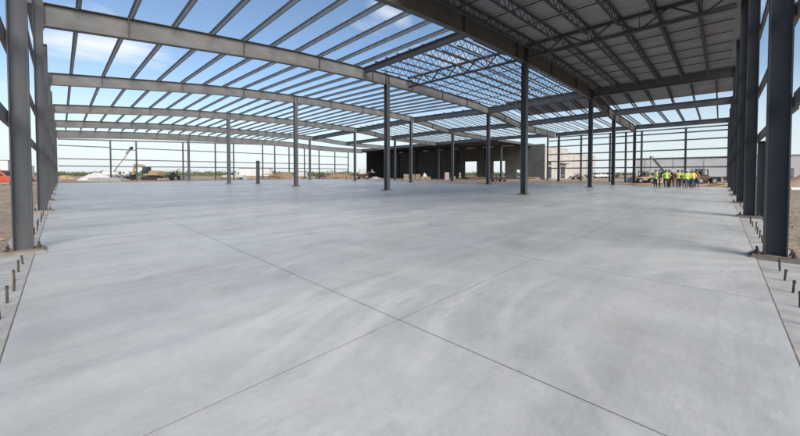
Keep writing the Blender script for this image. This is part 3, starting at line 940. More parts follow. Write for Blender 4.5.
# ---------------------------------------------------------------- vehicles and machines
def wheel(parent, x, y, r, wd):
    w_ = MB().cyl((x, y - wd / 2, r), (x, y + wd / 2, r), r, n=18).build('wheel', M['rubber'], parent)
    MB().cyl((x, y - wd / 2 - 0.012, r), (x, y + wd / 2 + 0.012, r), r * 0.55, n=14).build('rim', M['grey_m'], w_)


def stadium(x0, x1, r, n=8):
    return [(x1 + r * math.sin(a), r + r * math.cos(a)) for a in [PI * k / n for k in range(n + 1)]] + \
           [(x0 - r * math.sin(a), r - r * math.cos(a)) for a in [PI * k / n for k in range(n + 1)]]


def excavator(label, loc, rz):
    t = thing('excavator', label, 'excavator', loc, rz)
    for s in (-1, 1):
        MB().prism(stadium(-1.25, 1.25, 0.38), s * 0.95 - 0.25, s * 0.95 + 0.25).build('track', M['rubber'], t)
    MB().box((0, 0, 0.72), (1.4, 1.5, 0.5)).build('undercarriage', M['black'], t)
    MB().prism([(-1.7, 0.95), (1.2, 0.95), (1.2, 1.25), (0.2, 1.45), (-0.2, 1.95), (-1.5, 1.9), (-1.8, 1.6)], -1.1, 1.1).bevel(0.05, 1).build('engine_house', M['yellow'], t)
    c = MB().prism([(0.2, 1.25), (1.35, 1.25), (1.45, 1.9), (1.15, 2.75), (0.15, 2.75)], 0.2, 1.1).bevel(0.05, 1).build('cab', M['black'], t)
    MB().prism([(0.4, 1.75), (1.25, 1.75), (1.02, 2.6), (0.4, 2.6)], 0.19, 1.112).build('window', M['glass'], c)
    bm_ = MB()
    for a, b, h in (((0.9, -0.3, 1.5), (2.3, -0.3, 3.0), 0.5), ((2.2, -0.3, 2.95), (4.0, -0.3, 3.15), 0.4)): bm_.bar(a, b, 0.34, h)
    bm_.build('boom', M['yellow'], t)
    MB().bar((3.9, -0.3, 3.3), (4.35, -0.3, 0.95), 0.28, 0.34).build('stick', M['yellow'], t)
    MB().cyl((1.4, -0.3, 1.4), (2.6, -0.3, 2.75), 0.09).build('ram', M['grey_m'], t)
    MB().prism([(4.1, 1.1), (4.7, 1.0), (4.9, 0.45), (4.55, 0.0), (4.0, 0.15), (4.25, 0.5)], -0.85, 0.25).build('bucket', M['black'], t)
    return t


def loader(label, loc, rz, body, cabm, raise_=0.3, scale=1.0, name='wheel_loader', cat='loader'):
    t = thing(name, label, cat, loc, rz)
    for x in (-1.2, 1.3):
        for s in (-1, 1): wheel(t, x, s * 0.95, 0.62, 0.45)
    MB().prism([(-2.2, 0.6), (1.6, 0.6), (1.7, 1.2), (0.6, 1.45), (-0.5, 1.5), (-2.2, 1.45)], -0.65, 0.65).bevel(0.05, 1).build('body', body, t)
    c = MB()
    for s in (-1, 1):
        c.bar((-0.7, s * 0.56, 1.42), (-0.62, s * 0.56, 2.66), 0.12, 0.14); c.bar((0.66, s * 0.56, 1.38), (0.52, s * 0.56, 2.66), 0.12, 0.12)
        c.box((0, s * 0.57, 1.6), (1.3, 0.08, 0.32))
    c.box((-0.25, 0, 1.75), (0.5, 0.55, 0.6)); c.box((-0.45, 0, 2.1), (0.14, 0.5, 0.6))
    c.build('cab', cabm, t)
    MB().box((-0.05, 0, 2.7), (1.5, 1.35, 0.1)).build('cab_roof', cabm, t)
    a = MB(); e = V((2.6, 0, 0.5 + raise_ * 2.2))
    for s in (-1, 1): a.bar((0.9, s * 0.5, 1.3), (e.x, s * 0.5, e.z), 0.14, 0.28)
    a.build('lift_arm', body, t)
    MB().prism([(e.x, e.z + 0.5), (e.x - 0.05, e.z - 0.35), (e.x + 0.95, e.z - 0.45), (e.x + 0.35, e.z - 0.1)], -1.15, 1.15).build('bucket', M['grey_m'], t)
    t.scale = (scale,) * 3
    return t


def pickup(label, loc, rz, body, name='pickup_truck', cat='truck', big=False):
    t = thing(name, label, cat, loc, rz)
    s = 1.12 if big else 1.0
    for x in (-1.75, 1.75):
        for k in (-1, 1): wheel(t, x, k * 0.82, 0.38, 0.24)
    MB().prism([(-2.7, 0.5), (2.65, 0.5), (2.7, 0.85), (2.55, 1.05), (1.0, 1.15), (-2.7, 1.12)], -0.95, 0.95).bevel(0.06, 2).build('body', body, t)
    c = MB().prism([(-0.85, 1.1), (1.15, 1.12), (0.55, 1.78), (-0.7, 1.8)], -0.82, 0.82).bevel(0.06, 2).build('cab', body, t)
    MB().prism([(-0.65, 1.2), (0.88, 1.2), (0.47, 1.68), (-0.58, 1.7)], -0.832, 0.832).build('window', M['glass'], c)
    MB().prism([(0.82, 1.2), (1.1, 1.2), (0.62, 1.7), (0.5, 1.7)], -0.7, 0.7).build('windscreen', M['glass'], c)
    for k in (-1, 1): MB().box((2.66, k * 0.72, 0.85), (0.08, 0.34, 0.18)).build('headlight', M['white'], t)
    MB().box((2.72, 0, 0.55), (0.12, 1.8, 0.2)).build('bumper', M['grey_m'], t)
    t.scale = (s,) * 3
    return t


def crane(label, loc, rz):
    t = thing('mobile_crane', label, 'crane', loc, rz)
    for x in (-3, -1.8, 1.8, 3.1):
        for s in (-1, 1): wheel(t, x, s * 1.0, 0.5, 0.35)
    MB().box((0, 0, 0.95), (8.2, 2.3, 0.5)).build('chassis', M['grey_m'], t)
    c = MB().prism([(3.0, 1.2), (4.2, 1.2), (4.25, 1.7), (3.95, 2.1), (3.0, 2.1)], -1.1, 0.1).bevel(0.05, 1).build('cab', M['white'], t)
    MB().prism([(3.3, 1.6), (4.1, 1.6), (3.85, 2.0), (3.3, 2.0)], -1.115, 0.115).build('window', M['glass'], c)
    MB().prism([(-2.6, 1.2), (0.6, 1.2), (0.4, 1.9), (-2.6, 2.1)], -0.9, 0.9).bevel(0.05, 1).build('turret', M['white'], t)
    MB().bar((-0.9, 0, 1.6), (3.5, 0, 6.9), 0.5, 0.62).build('boom', M['white'], t)
    MB().bar((3.2, 0, 6.55), (4.7, 0, 8.35), 0.36, 0.46).build('boom_tip', M['grey_m'], t)
    MB().bar((4.6, 0, 8.2), (5.3, 0, 8.8), 0.42, 0.62).build('boom_head', M['black'], t)
    MB().cyl((-0.1, 0, 1.7), (1.3, 0, 3.9), 0.16).build('ram', M['grey_m'], t)
    return t


def boom_lift(label, loc, rz):
    t = thing('boom_lift', label, 'boom lift', loc, rz)
    for x in (-0.9, 0.9):
        for s in (-1, 1): wheel(t, x, s * 0.9, 0.45, 0.35)
    MB().box((0, 0, 0.75), (2.6, 1.6, 0.5)).bevel(0.05, 1).build('chassis', M['green_m'], t)
    MB().prism([(-1.4, 1.0), (0.9, 1.0), (0.7, 1.9), (-1.2, 1.8)], -0.8, 0.8).bevel(0.05, 1).build('turret', M['green_m'], t)
    MB().bar((0.2, 0, 1.7), (2.6, 0, 4.55), 0.22, 0.26).build('boom', M['black'], t)
    MB().box((2.65, 0, 4.5), (0.5, 0.4, 0.4)).build('knuckle', M['grey_m'], t)
    MB().bar((2.75, 0, 4.5), (2.95, 0, 1.2), 0.10, 0.12).build('jib', M['grey_m'], t)
    b = MB()
    for x in (2.5, 3.4):
        for y_ in (-0.5, 0.5): b.bar((x, y_, 0.3), (x, y_, 1.3), 0.05, 0.05)
    for z in (0.3, 0.8, 1.3):
        for y_ in (-0.5, 0.5): b.bar((2.5, y_, z), (3.4, y_, z), 0.05, 0.05)
        for x in (2.5, 3.4): b.bar((x, -0.5, z), (x, 0.5, z), 0.05, 0.05)
    b.box((2.95, 0, 0.28), (0.95, 1.05, 0.05))
    b.build('basket', M['grey_m'], t)
    return t


def trailer(label, loc, rz, Lg, h, m, z0=0.9):
    t = thing('site_trailer', label, 'trailer', loc, rz)
    MB().box((0, 0, z0 + h / 2), (Lg, 2.4, h)).bevel(0.04, 1).build('body', m, t)
    MB().box((0, 0, z0 + h + 0.05), (Lg + 0.1, 2.5, 0.1)).build('roof', M['grey_m'], t)
    MB().box((0, 0, z0 - 0.1), (Lg - 0.4, 1.6, 0.18)).build('chassis', M['black'], t)
    for k in (-1, 1):
        for x in (-0.5, 0.5): wheel(t, -Lg * 0.25 + x, k * 1.0, 0.42, 0.25)
    for x in (-Lg * 0.3, Lg * 0.1):
        f = MB().box((x, 1.21, z0 + h * 0.6), (1.1, 0.06, 0.8)).build('window', M['grey_m'], t)
        MB().box((x, 1.235, z0 + h * 0.6), (0.95, 0.06, 0.66)).build('pane', M['glass'], f)
    for x in (-Lg * 0.45, Lg * 0.45): MB().box((x, 0, (z0 - .19) / 2), (0.2, 1.2, z0 - 0.19)).build('support', M['grey_m'], t)
    return t


def heap(name, label, loc, rx, ry, h, m, rz=0.0, cat='heap', seed=0, rag=0.25):
    rnd = random.Random(seed); mb = MB(); bm = mb.bm; n, mrings = 26, 9; rows = []
    ph = [rnd.uniform(0, 6.28) for _ in range(6)]
    for j in range(mrings):
        r = 1 - j / (mrings - 1); row = []
        for k in range(n):
            a = 2 * PI * k / n
            w_ = 1 + 0.13 * math.sin(2 * a + ph[0]) + 0.09 * math.sin(3 * a + ph[1]) + 0.06 * math.sin(5 * a + ph[2])
            zz = h * (1 - r ** 1.25) * (1 + rag * (0.5 * math.sin(3 * a + 4 * r + ph[3]) + 0.4 * math.sin(5 * a - 6 * r + ph[4]) + rnd.uniform(-.35, .35)) * min(1, 4 * r) * (1 - r + 0.2))
            if j == 0: zz = -0.12
            row.append(bm.verts.new((rx * r * w_ * math.cos(a), ry * r * w_ * math.sin(a), zz)))
            if j == mrings - 1: break
        rows.append(row)
    for j in range(mrings - 2):
        for k in range(n): bm.faces.new((rows[j][k], rows[j][(k + 1) % n], rows[j + 1][(k + 1) % n], rows[j + 1][k]))
    for k in range(n): bm.faces.new((rows[-2][k], rows[-2][(k + 1) % n], rows[-1][0]))
    bm.faces.new(rows[0][::-1])
    o = mb.build(name, m, None, loc, smooth=True); o.rotation_euler = (0, 0, rz)
    return tag(o, label, cat)


def pallet_stack(label, loc, rz, nx, nz, bw, bh, m, name='pallet_stack', cat='pallet stack', seed=1):
    rnd = random.Random(seed)
    t = thing(name, label, cat, loc, rz)
    for i in range(nx):
        p_ = MB(); x = (i - (nx - 1) / 2) * (bw + 0.12)
        for k in range(5): p_.box((x, -0.45 + k * 0.225, 0.125), (bw, 0.1, 0.025))
        for k in (-1, 0, 1): p_.box((x + k * bw * 0.45, 0, 0.055), (0.1, 1.0, 0.11))
        p_.build('pallet', M['timber'], t)
        hh = nz - (1 if rnd.random() < 0.3 else 0)
        for k in range(hh):
            MB().box((x + rnd.uniform(-.03, .03), rnd.uniform(-.03, .03), 0.14 + bh * (k + 0.5)), (bw * rnd.uniform(.92, 1), 1.0, bh - 0.02), Matrix.Rotation(rnd.uniform(-.04, .04), 3, 'Z')).build('load', m, t)
    return t


def timber_pile(label, loc, rz, Lg, n, h, seed, wd=1.6):
    rnd = random.Random(seed)
    t = thing('timber_pile', label, 'timber pile', loc, rz)
    for k in range(n):
        z = 0.08 + h * (k / n)
        a = rnd.gauss(0, 0.22); l2 = Lg * rnd.uniform(0.5, 1) / 2
        c = V((rnd.uniform(-.2, .2) * Lg, rnd.uniform(-wd / 2, wd / 2) * (1 - k / n * 0.6), z))
        d = V((math.cos(a), math.sin(a), rnd.gauss(0, 0.06)))
        MB().bar(c - d * l2, c + d * l2, rnd.uniform(0.12, 0.3), rnd.uniform(0.06, 0.16)).build('board', M['timber'], t)
    return t


# left of the picture
pickup('red pickup truck parked outside the left wall', at(-3, 40, GZ), RZ_RIGHT + R(25), M['red'], big=True)
pallet_stack('low stack of tan blocks at the left wall end', at(69, 78, GZ), RZ_LEFT, 2, 2, 1.5, 0.48, M['tan_block'])
heap('gravel_pile', 'pale gravel pile below the crane', at(97, 74, GZ), 3.3, 2.6, 1.75, M['gravel'], 0.4, 'gravel pile', 11)
t = thing('precast_stack', 'stack of grey precast planks in front of the gravel pile', 'concrete stack', at(107, 62, GZ), RZ_LEFT)
rnd = random.Random(5)
for i in range(3):
    for k in range(2):
        MB().box(((i - 1) * 2.1 + rnd.uniform(-.06, .06), rnd.uniform(-.1, .1), 0.2 + k * 0.37), (2.0, 1.2, 0.34)).build('plank', M['conc'], t)
crane('white mobile crane with raised boom behind the gravel pile', at(114, 92, GZ), RZ_RIGHT)
excavator('tan excavator with lowered bucket, right of the crane', at(153, 78, GZ), RZ_LEFT).scale = (1.15,) * 3
heap('soil_heap', 'low soil heap under the excavator bucket', at(141, 82, GZ), 2.6, 1.6, 0.9, M['soil'], 0.2, 'soil heap', 21)
loader('small loader with a black cab, right of the excavator', at(174, 74, GZ), RZ_RIGHT, M['black'], M['black'], 0.1, 0.78, 'skid_loader')
pickup('white pickup truck left of the beige trailer', at(234, 84, GZ), RZ_LEFT, M['white'])
trailer('long beige white site trailer behind the stub column', at(256, 102, GZ), RZ_RIGHT, 9.3, 2.3, M['white'], 0.7)
pallet_stack('stack of tan crates in front of the beige trailer', at(252.5, 84, GZ), RZ_LEFT, 2, 3, 1.1, 0.4, M['tan_block'], seed=3)
heap('soil_heap', 'brown spoil heap right of the stub column', at(284, 84, GZ), 4.0, 2.4, 1.7, M['soil'], R(-45), 'soil heap', 31, 0.5)
timber_pile('timber heap in front of the brown spoil heap', at(276, 78, GZ), RZ_RIGHT, 4.0, 14, 1.5, 4)
trailer('short white trailer right of the brown spoil heap', at(301, 104, GZ), RZ_RIGHT, 3.4, 1.6, M['white'], 0.5)
loader('dark maroon loader left of the long soil bank', at(321, 92, GZ), RZ_RIGHT, M['maroon'], M['black'], 0.0, 0.7)
heap('soil_bank', 'long low reddish soil bank in the far left yard', at(338, 94, GZ), 5.4, 2.0, 1.5, M['soil'], R(-45), 'soil heap', 41, 0.4)
loader('white-cabbed wheel loader with raised bucket, left of dark hall', at(362, 86, GZ), RZ_RIGHT, M['maroon'], M['white'], 0.75, 1.0)
heap('gravel_pile', 'grey gravel heap at the left edge of the dark hall', at(375, 88, GZ), 2.4, 1.5, 0.7, M['conc'], 0, 'gravel pile', 51)
# small stacks along the far slab edge
pallet_stack('pair of tan crates between excavator and black-cabbed loader', at(163, 72, GZ), RZ_LEFT, 2, 2, 0.9, 0.4, M['tan_block'], seed=31)
timber_pile('timber bundle left of the white pickup', at(222, 78, GZ), RZ_RIGHT, 3.0, 9, 0.6, 32)
pallet_stack('single pallet of grey blocks left of the stub column', at(246, 76, GZ), RZ_LEFT, 1, 2, 1.1, 0.4, M['conc'], seed=33)
pallet_stack('tan crates between timber heap and short white trailer', at(297, 78, GZ), RZ_LEFT, 2, 2, 1.0, 0.4, M['tan_block'], seed=34)
timber_pile('low timber pile in front of the reddish soil bank', at(333, 82, GZ), RZ_RIGHT, 4.5, 10, 0.6, 35)
pallet_stack('row of brown crates right of the reddish soil bank', at(349, 84, GZ), RZ_LEFT, 3, 2, 1.0, 0.42, M['timber'], seed=36)
# in front of the dark wall
pallet_stack('wide stack of tan block pallets before the dark wall', at(412, 72, GZ), RZ_RIGHT, 3, 3, 1.15, 0.42, M['tan_block'], seed=9)
pallet_stack('low crates under a white sack before the dark wall', at(425.5, 70, GZ), RZ_RIGHT, 2, 2, 1.0, 0.36, M['tan_block'], seed=12)
sk = heap('bulk_bag', 'white bulk sack on the low crates', at(424.5, 70, GZ + 0.86), 0.55, 0.5, 0.85, M['white'], 0, 'sack', 61, 0.1)
t = thing('board_sign', 'pale pink board standing before the dark wall', 'board', at(447, 78, GZ), TOCAM)
MB().box((0, 0, 0.95), (0.06, 1.05, 1.75)).build('panel', M['pink'], t)
for s in (-1, 1): MB().box((-0.06, s * 0.42, 0.93), (0.05, 0.07, 1.86)).build('leg', M['grey_m'], t)
t = thing('traffic_drum', 'orange and white drum standing left of the left opening', 'drum', at(459.8, 78, GZ + 0.32))
MB().cyl((0, 0, 0), (0, 0, 0.08), 0.42, n=16).build('base', M['rubber'], t)
MB().cyl((0, 0, 0.08), (0, 0, 1.3), 0.26, 0.22, n=16).build('body', M['orange'], t)
for z in (0.45, 0.95): MB().cyl((0, 0, z), (0, 0, z + 0.22), 0.272 - 0.03 * z, 0.272 - 0.03 * (z + 0.22) , n=16).build('band', M['white'], t)
MB().cyl((0, 0, 1.3), (0, 0, 1.55), 0.12, 0.1, n=10).build('lamp', M['white'], t)
heap('rubble_heap', 'small rubble heap under the orange drum', at(459, 78.2, GZ), 1.2, 0.9, 0.5, M['soil'], 0, 'rubble heap', 71, 0.4)
heap('rubble_heap', 'brown rubble heap below the left wall opening', at(474, 84, GZ), 2.4, 1.2, 0.75, M['soil'], R(-45), 'rubble heap', 81, 0.5)
timber_pile('scattered timber between the two wall openings', at(483, 82, GZ), RZ_RIGHT, 2.4, 8, 0.5, 6)
t = loader('compact maroon roller before the right wall opening', at(497.5, 60, GZ), RZ_RIGHT, M['maroon'], M['black'], 0.0, 0.52, 'compact_loader')
timber_pile('timber offcuts right of the right wall opening', at(504, 64, GZ), RZ_RIGHT, 1.8, 8, 0.45, 8)
pallet_stack('tan block pallet right of the pink board', at(453, 74, GZ), RZ_RIGHT, 1, 2, 1.0, 0.4, M['tan_block'], seed=37)
pallet_stack('grey block pallets left of the beige doorway', at(549, 70, GZ), RZ_RIGHT, 2, 1, 1.0, 0.45, M['conc'], seed=38)
timber_pile('low timber pile near the small door of dark wall', at(533, 74, GZ), RZ_RIGHT, 3.2, 12, 0.6, 7)
heap('rubble_heap', 'low rubble heap beside the low timber pile', at(537, 76, GZ), 1.6, 1.0, 0.55, M['soil'], 0, 'rubble heap', 91, 0.4)
loader('small brown loader in front of the beige annex', at(577, 84, GZ), RZ_LEFT, M['maroon'], M['black'], 0.2, 0.6)
# right, behind and beside the crew
for k, (px, D, m_, lab) in enumerate(((594, 108, 'grey_m', 'grey pickup parked at the left end of the warehouse'), (602, 104, 'white', 'white pickup parked at left end of warehouse'),
                                      (609.5, 108, 'siding_dark', 'dark pickup parked near the left end of warehouse'))):
    pickup(lab, at(px, D, GZ), RZ_LEFT if k % 2 else RZ_RIGHT, M[m_])
loader('tan loader with low bucket left of the hi-vis crew', at(643, 53, GZ), RZ_LEFT, M['tan_block'], M['black'], 0.0, 0.72)
pickup('dusty tan pickup truck just left of the hi-vis crew', at(648, 62, GZ), RZ_LEFT, M['tan_block'])
boom_lift('green boom lift with folded dark arm behind the crew', at(666, 60, GZ), RZ_LEFT)
loader('maroon wheel loader with dark cab, right of the crew', at(702, 50, GZ), RZ_RIGHT, M['maroon'], M['black'], 0.15, 0.8)
heap('soil_heap', 'brown soil heap behind the hi-vis crew', at(684, 56, GZ), 4.5, 1.6, 1.1, M['soil'], R(-45), 'soil heap', 101, 0.4)
pallet_stack('tan crates behind the hi-vis crew', at(661, 50, GZ), RZ_RIGHT, 2, 2, 0.9, 0.4, M['tan_block'], seed=19)
heap('bulk_bag', 'white bulk sack by the last right wall column', at(729, 46, GZ), 0.6, 0.55, 0.85, M['white'], 0, 'sack', 111, 0.1)
pallet_stack('orange-tan crates by the last right wall column', at(732.5, 50, GZ), RZ_RIGHT, 2, 2, 0.9, 0.5, M['orange'], seed=23)
timber_pile('long timbers on dirt right of the crew', at(712, 40, GZ), RZ_RIGHT, 5.0, 8, 0.28, 14, 1.0)
timber_pile('timbers lying on dirt left of the crew', at(643, 42, GZ), RZ_RIGHT, 2.6, 7, 0.25, 15, 0.9)
# outside the right wall
heap('soil_bank', 'tan soil bank outside the right wall', at(812, 40, GZ), 6.5, 2.2, 1.25, M['soil'], R(-45), 'soil heap', 121, 0.4)
t = MB().cyl((0, 0, 0.16), (7.5, 0, 0.16), 0.16, n=14).build('white_pipe', M['white'], None, at(790, 31, GZ))
t.rotation_euler = (0, 0, RZ_RIGHT); tag(t, 'long white pipe lying outside the right wall', 'pipe')
heap('soil_heap', 'brown soil heap outside the left wall', at(22, 52, GZ), 3.0, 1.6, 0.8, M['soil'], 0, 'soil heap', 131, 0.4)

# ---------------------------------------------------------------- loose stones on the dirt
rnd = random.Random(77)
mb = MB()
def stone(x, y, r):
    vs = [mb.bm.verts.new((x + r * a * rnd.uniform(.6, 1.2), y + r * b * rnd.uniform(.6, 1.2), -0.16 + r * c * rnd.uniform(.5, 1.0)))
          for a, b, c in ((1, 0, .2), (0, 1, .2), (-1, 0, .2), (0, -1, .2), (0, 0, 1), (0, 0, -.6))]
    mb._faces(vs, [(0, 1, 4), (1, 2, 4), (2, 3, 4), (3, 0, 4), (1, 0, 5), (2, 1, 5), (3, 2, 5), (0, 3, 5)])
for _ in range(900): stone(-1.0 - abs(rnd.gauss(0, 4)), rnd.uniform(3, 70), rnd.uniform(.03, .13))
for _ in range(900): stone(rnd.uniform(3, 70), -1.1 - abs(rnd.gauss(0, 4)), rnd.uniform(.03, .13))
for _ in range(1200): stone(rnd.uniform(48.3, 79), rnd.uniform(0, 70), rnd.uniform(.04, .2))
for _ in range(500): stone(rnd.uniform(0, 48), rnd.uniform(70.4, 90), rnd.uniform(.04, .2))
o = mb.build('loose_stones', M['soil']); tag(o, 'loose stones and clods strewn over the bare dirt', 'stones', None, 'stuff')

# ---------------------------------------------------------------- scrub along the skyline
rnd = random.Random(99)
mb = MB(); bm = mb.bm
def clump(c, r, h, n):
    for _ in range(n):
        a = rnd.uniform(0, 2 * PI); q_ = rnd.random() ** 0.5; zz = rnd.random()
        f = (1 - (zz * 2 - 0.9) ** 2 * 0.45) if zz > 0.2 else 0.8
        p_ = V((c.x + r * q_ * f * math.cos(a), c.y + r * q_ * f * math.sin(a), c.z + 0.05 + h * zz * rnd.uniform(0.75, 1.05)))
        s = rnd.uniform(0.22, 0.5)
        n1 = V((rnd.gauss(0, 1), rnd.gauss(0, 1), rnd.gauss(0, 1))).normalized(); n2 = n1.orthogonal().normalized()
        n3 = n1.cross(n2)
        vs = [bm.verts.new(p_ + n2 * s * ca + n3 * s * 0.7 * sa) for ca, sa in ((1, 0), (0, 1), (-1, 0), (0, -1))]
        bm.faces.new(vs)
for px in range(-60, 870, 4):
    for row in range(4):
        D = 165 + row * 22 + rnd.uniform(-8, 8)
        if 590 < px < 780: D += 60
        h = rnd.uniform(1.3, 2.5) * (1.15 if 60 < px < 330 else 1.0) + (0.8 if px > 740 or rnd.random() < 0.12 else 0)
        if rnd.random() < 0.04: continue
        clump(at(px + rnd.uniform(-3, 3), D, GZ), rnd.uniform(1.9, 3.6), h, 40)
o = mb.build('scrub', M['leaf']); tag(o, 'low green scrub along the skyline beyond the yard', 'scrub', None, 'stuff')


# ---------------------------------------------------------------- people
def skin_mesh(verts, edges, radii, root=0, sub=2):
    me = bpy.data.meshes.new('tmp'); me.from_pydata([tuple(v) for v in verts], edges, [])
    o = bpy.data.objects.new('tmp', me); COL.objects.link(o)
    md = o.modifiers.new('s', 'SKIN'); md.use_smooth_shade = True
    lay = me.skin_vertices[0].data
    for k, r in enumerate(radii):
        lay[k].radius = r if isinstance(r, tuple) else (r, r)
        lay[k].use_root = (k == root)
    sb = o.modifiers.new('u', 'SUBSURF'); sb.levels = sub; sb.render_levels = sub
    dg = bpy.context.evaluated_depsgraph_get()
    res = bpy.data.meshes.new_from_object(o.evaluated_get(dg))
    bpy.data.objects.remove(o); bpy.data.meshes.remove(me)
    return res


POSES = {   # elbow, wrist for left (+x) and right (-x) arm; feet stride
    'idle': ((.25, -.03, 1.14), (.26, .07, .90), (-.25, -.03, 1.14), (-.26, .06, .89)),
    'hips': ((.36, -.10, 1.20), (.20, .04, 1.04), (-.36, -.10, 1.20), (-.20, .04, 1.04)),
    'crossed': ((.24, .05, 1.16), (.02, .22, 1.19), (-.24, .05, 1.16), (-.02, .24, 1.22)),
    'holding': ((.25, .02, 1.14), (.12, .27, 1.14), (-.25, -.03, 1.14), (-.26, .06, .89)),
    'point': ((.25, -.03, 1.14), (.26, .07, .90), (-.30, .16, 1.30), (-.34, .42, 1.34)),
}


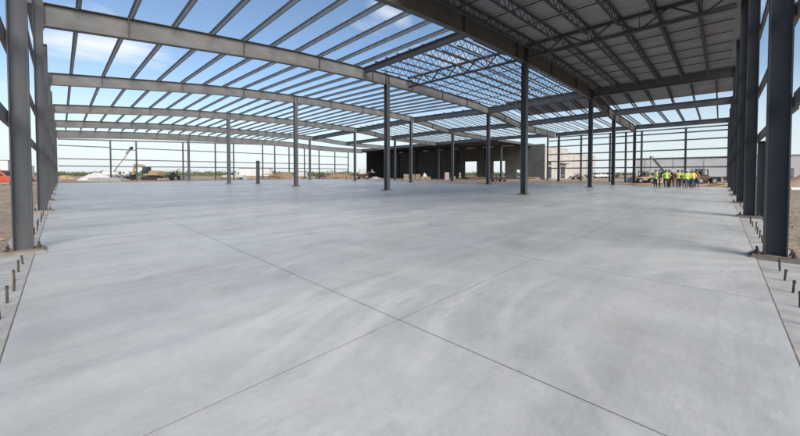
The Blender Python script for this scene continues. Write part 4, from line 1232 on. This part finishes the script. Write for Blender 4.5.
def person(label, loc, rz, pose, trousers, shirt, vest=None, hat=None, h=1.0):
    el, wl, er, wr = [V(q) for q in POSES[pose]]
    v, e, r = [], [], []

    def add(p, rad, par=None):
        v.append(V(p)); r.append(rad)
        if par is not None: e.append((par, len(v) - 1))
        return len(v) - 1
    pel = add((0, 0, .97), (.150, .105))
    wai = add((0, .0, 1.10), (.135, .095), pel)
    che = add((0, .0, 1.30), (.165, .115), wai)
    upc = add((0, -.01, 1.42), (.13, .09), che)
    nek = add((0, .0, 1.50), .055, upc)
    hd0 = add((0, .015, 1.57), (.070, .080), nek)
    hd1 = add((0, .02, 1.66), (.078, .095), hd0)
    hd2 = add((0, .015, 1.735), (.062, .075), hd1)
    for s, E_, W_ in ((1, el, wl), (-1, er, wr)):
        sh = add((s * .18, -.01, 1.41), .062, upc)
        ebw = add(E_, .043, sh); wrs = add(W_, .030, ebw)
        d = (W_ - E_).normalized()
        add(W_ + d * .07, (.038, .022), wrs)
        hip = add((s * .095, 0, .88), .092, pel)
        kn = add((s * .115, .025 + s * .03, .50), .060, hip)
        an = add((s * .125, -.015 + s * .05, .10), .043, kn)
        add((s * .140, .13 + s * .05, .045), (.046, .036), an)
    me = skin_mesh(v, e, r)
    bm = bmesh.new(); bm.from_mesh(me); bpy.data.meshes.remove(me)
    mats = [M['skin'], trousers, shirt, M['boot'], M['hair']]
    hands = [wl, wr]
    for f in bm.faces:
        c = f.calc_center_median(); f.smooth = True
        arm = abs(c.x) > .19 and c.z > .8
        if c.z < .11: i = 3
        elif c.z < .985 and not arm and not any((c - q).length < .12 for q in hands): i = 1
        elif c.z > 1.485: i = 0
        else: i = 2
        if any((c - q).length < .055 or (c - q - (q - g).normalized() * .07).length < .075 for q, g in ((wl, el), (wr, er))): i = 0
        if c.z > 1.69 or (c.z > 1.60 and c.y < -.02): i = 4
        f.material_index = i
    bm.normal_update()
    torso = [f for f in bm.faces if .93 < f.calc_center_median().z < 1.475 and abs(f.calc_center_median().x) < .205
             and f.material_index in (1, 2) and not any((f.calc_center_median() - q).length < .13 for q in (el, wl, er, wr))]
    # five fingers and nose, ears
    for q, g, s in ((wl, el, 1), (wr, er, -1)):
        d = (q - g).normalized(); sd_ = d.cross(V((0, 0, 1)) if abs(d.z) < .8 else V((0, 1, 0))).normalized(); base = q + d * .09
        for k in range(4):
            a = base + sd_ * (k - 1.5) * .017; tip = a + d * (.055, .07, .066, .05)[k] + V((0, .012, -.008))
            m2 = MB(); m2.bm.free(); m2.bm = bm; m2.mi = 0
            m2.cyl(a, (a + tip) / 2 + d * .003, .0095, .0085, 6); m2.cyl((a + tip) / 2, tip, .0085, .006, 6)
        m2.cyl(q + d * .04 + sd_ * s * .025, q + d * .085 + sd_ * s * .052, .011, .008, 6)
    m2.cyl((0, .10, 1.655), (0, .128, 1.635), .012, .016, 6)
    for s in (-1, 1):
        m2.cyl((s * .078, .01, 1.645), (s * .094, .0, 1.65), .028, .022, 8)
        m2.mi = 4; m2.cyl((s * .03, .098, 1.672), (s * .03, .106, 1.672), .010, .008, 6); m2.mi = 0
    m2.mi = 3; m2.box((0, .103, 1.603), (.045, .012, .008)); m2.mi = 0
    t = thing('person', label, 'person', loc, rz, 'construction crew on the slab edge')
    vb = None
    if vest is not None:
        vb = bmesh.new(); mp_ = {}
        for f in torso:
            vs = []
            for x in f.verts:
                if x not in mp_: mp_[x] = vb.verts.new(x.co + x.normal * .02)
                vs.append(mp_[x])
            nf = vb.faces.new(vs); z = f.calc_center_median().z; x_ = f.calc_center_median().x
            nf.material_index = 1 if (1.03 < z < 1.075 or 1.15 < z < 1.19 or (z > 1.19 and .075 < abs(x_) < .11)) else 0
            nf.smooth = True
        edges = [e_ for e_ in vb.edges if e_.is_boundary]
        ex = bmesh.ops.extrude_edge_only(vb, edges=edges)
        cen = V((0, 0, 1.2))
        for x in [g_ for g_ in ex['geom'] if isinstance(g_, bmesh.types.BMVert)]:
            d = (x.co - V((0, 0, x.co.z))); x.co -= d * .10
    b = MB(); b.bm.free(); b.bm = bm
    b.build('body', mats, t)
    if vb is not None:
        q = MB(); q.bm.free(); q.bm = vb; q.build('vest', [vest, M['tape']], t)
    if hat is not None:
        hb = MB()
        n = 16; prev = None
        for zz, rr in ((1.70, .108), (1.745, .106), (1.79, .085), (1.82, .045)):
            ring = [hb.bm.verts.new((rr * .92 * math.cos(2 * PI * k / n), .015 + rr * 1.12 * math.sin(2 * PI * k / n), zz)) for k in range(n)]
            if prev:
                for k in range(n): hb.bm.faces.new((prev[k], prev[(k + 1) % n], ring[(k + 1) % n], ring[k]))
            else: first = ring
            prev = ring
        hb.bm.faces.new(prev)
        hb.bm.faces.new(first[::-1])
        hb.prism([(-.09, 1.698), (.09, 1.698), (.09, 1.712), (-.09, 1.712)], .10, .175)
        hb.build('hard_hat', hat, t, smooth=True)
    t.scale = (h,) * 3
    return t


# photo column, distance, turn relative to the camera, pose, clothes
face = lambda deg: R(-45.8 + 180 + deg)       # 0 = facing the camera
person('person in lime vest and dark trousers at the left end of crew', at(655.6, 33.0), face(80), 'crossed', M['navy'], M['lime'], M['lime'], M['hat_blue'])
person('person in dark navy clothes and blue hard hat, second from left', at(659.6, 34.4), face(40), 'idle', M['navy'], M['navy'], None, M['hat_blue'], 1.02)
person('person in lime vest with green hard hat, hands on hips', at(666.2, 33.0), face(160), 'hips', M['navy'], M['lime'], M['lime'], M['hat_green'], 1.02)
person('person in lime vest half hidden behind the green hard hat', at(668.8, 34.2), face(20), 'idle', M['navy'], M['lime'], M['lime'], M['hat_blue'])
person('person in maroon clothes with white hard hat and no vest', at(671.8, 33.7), face(-60), 'holding', M['maroon_c'], M['maroon_c'], None, M['hat_white'], 1.0)
person('person in yellow vest and dark trousers with dark hat', at(678.2, 33.3), face(170), 'idle', M['navy'], M['navy'], M['amber'], M['hat_blue'], .99)
person('person in dark clothes and lime vest behind the yellow vest', at(682.0, 34.6), face(-20), 'crossed', M['navy'], M['navy'], M['lime'], M['hat_blue'], .99)
person('person in bright lime vest, blue jeans and white hard hat', at(686.8, 32.6), face(175), 'idle', M['denim'], M['lime'], M['lime'], M['hat_white'], .98)
person('person in dark clothes between the lime and yellow vests', at(690.2, 34.0), face(10), 'point', M['navy'], M['navy'], M['lime'], None, .98)
person('person in yellow vest, blue jeans and white hard hat', at(693.2, 32.7), face(200), 'hips', M['denim'], M['amber'], M['amber'], M['hat_white'], 1.01)
person('person in orange shirt at the right end of the crew', at(697.0, 33.6), face(-75), 'idle', M['denim'], M['orange'], M['orange'], None, .96)
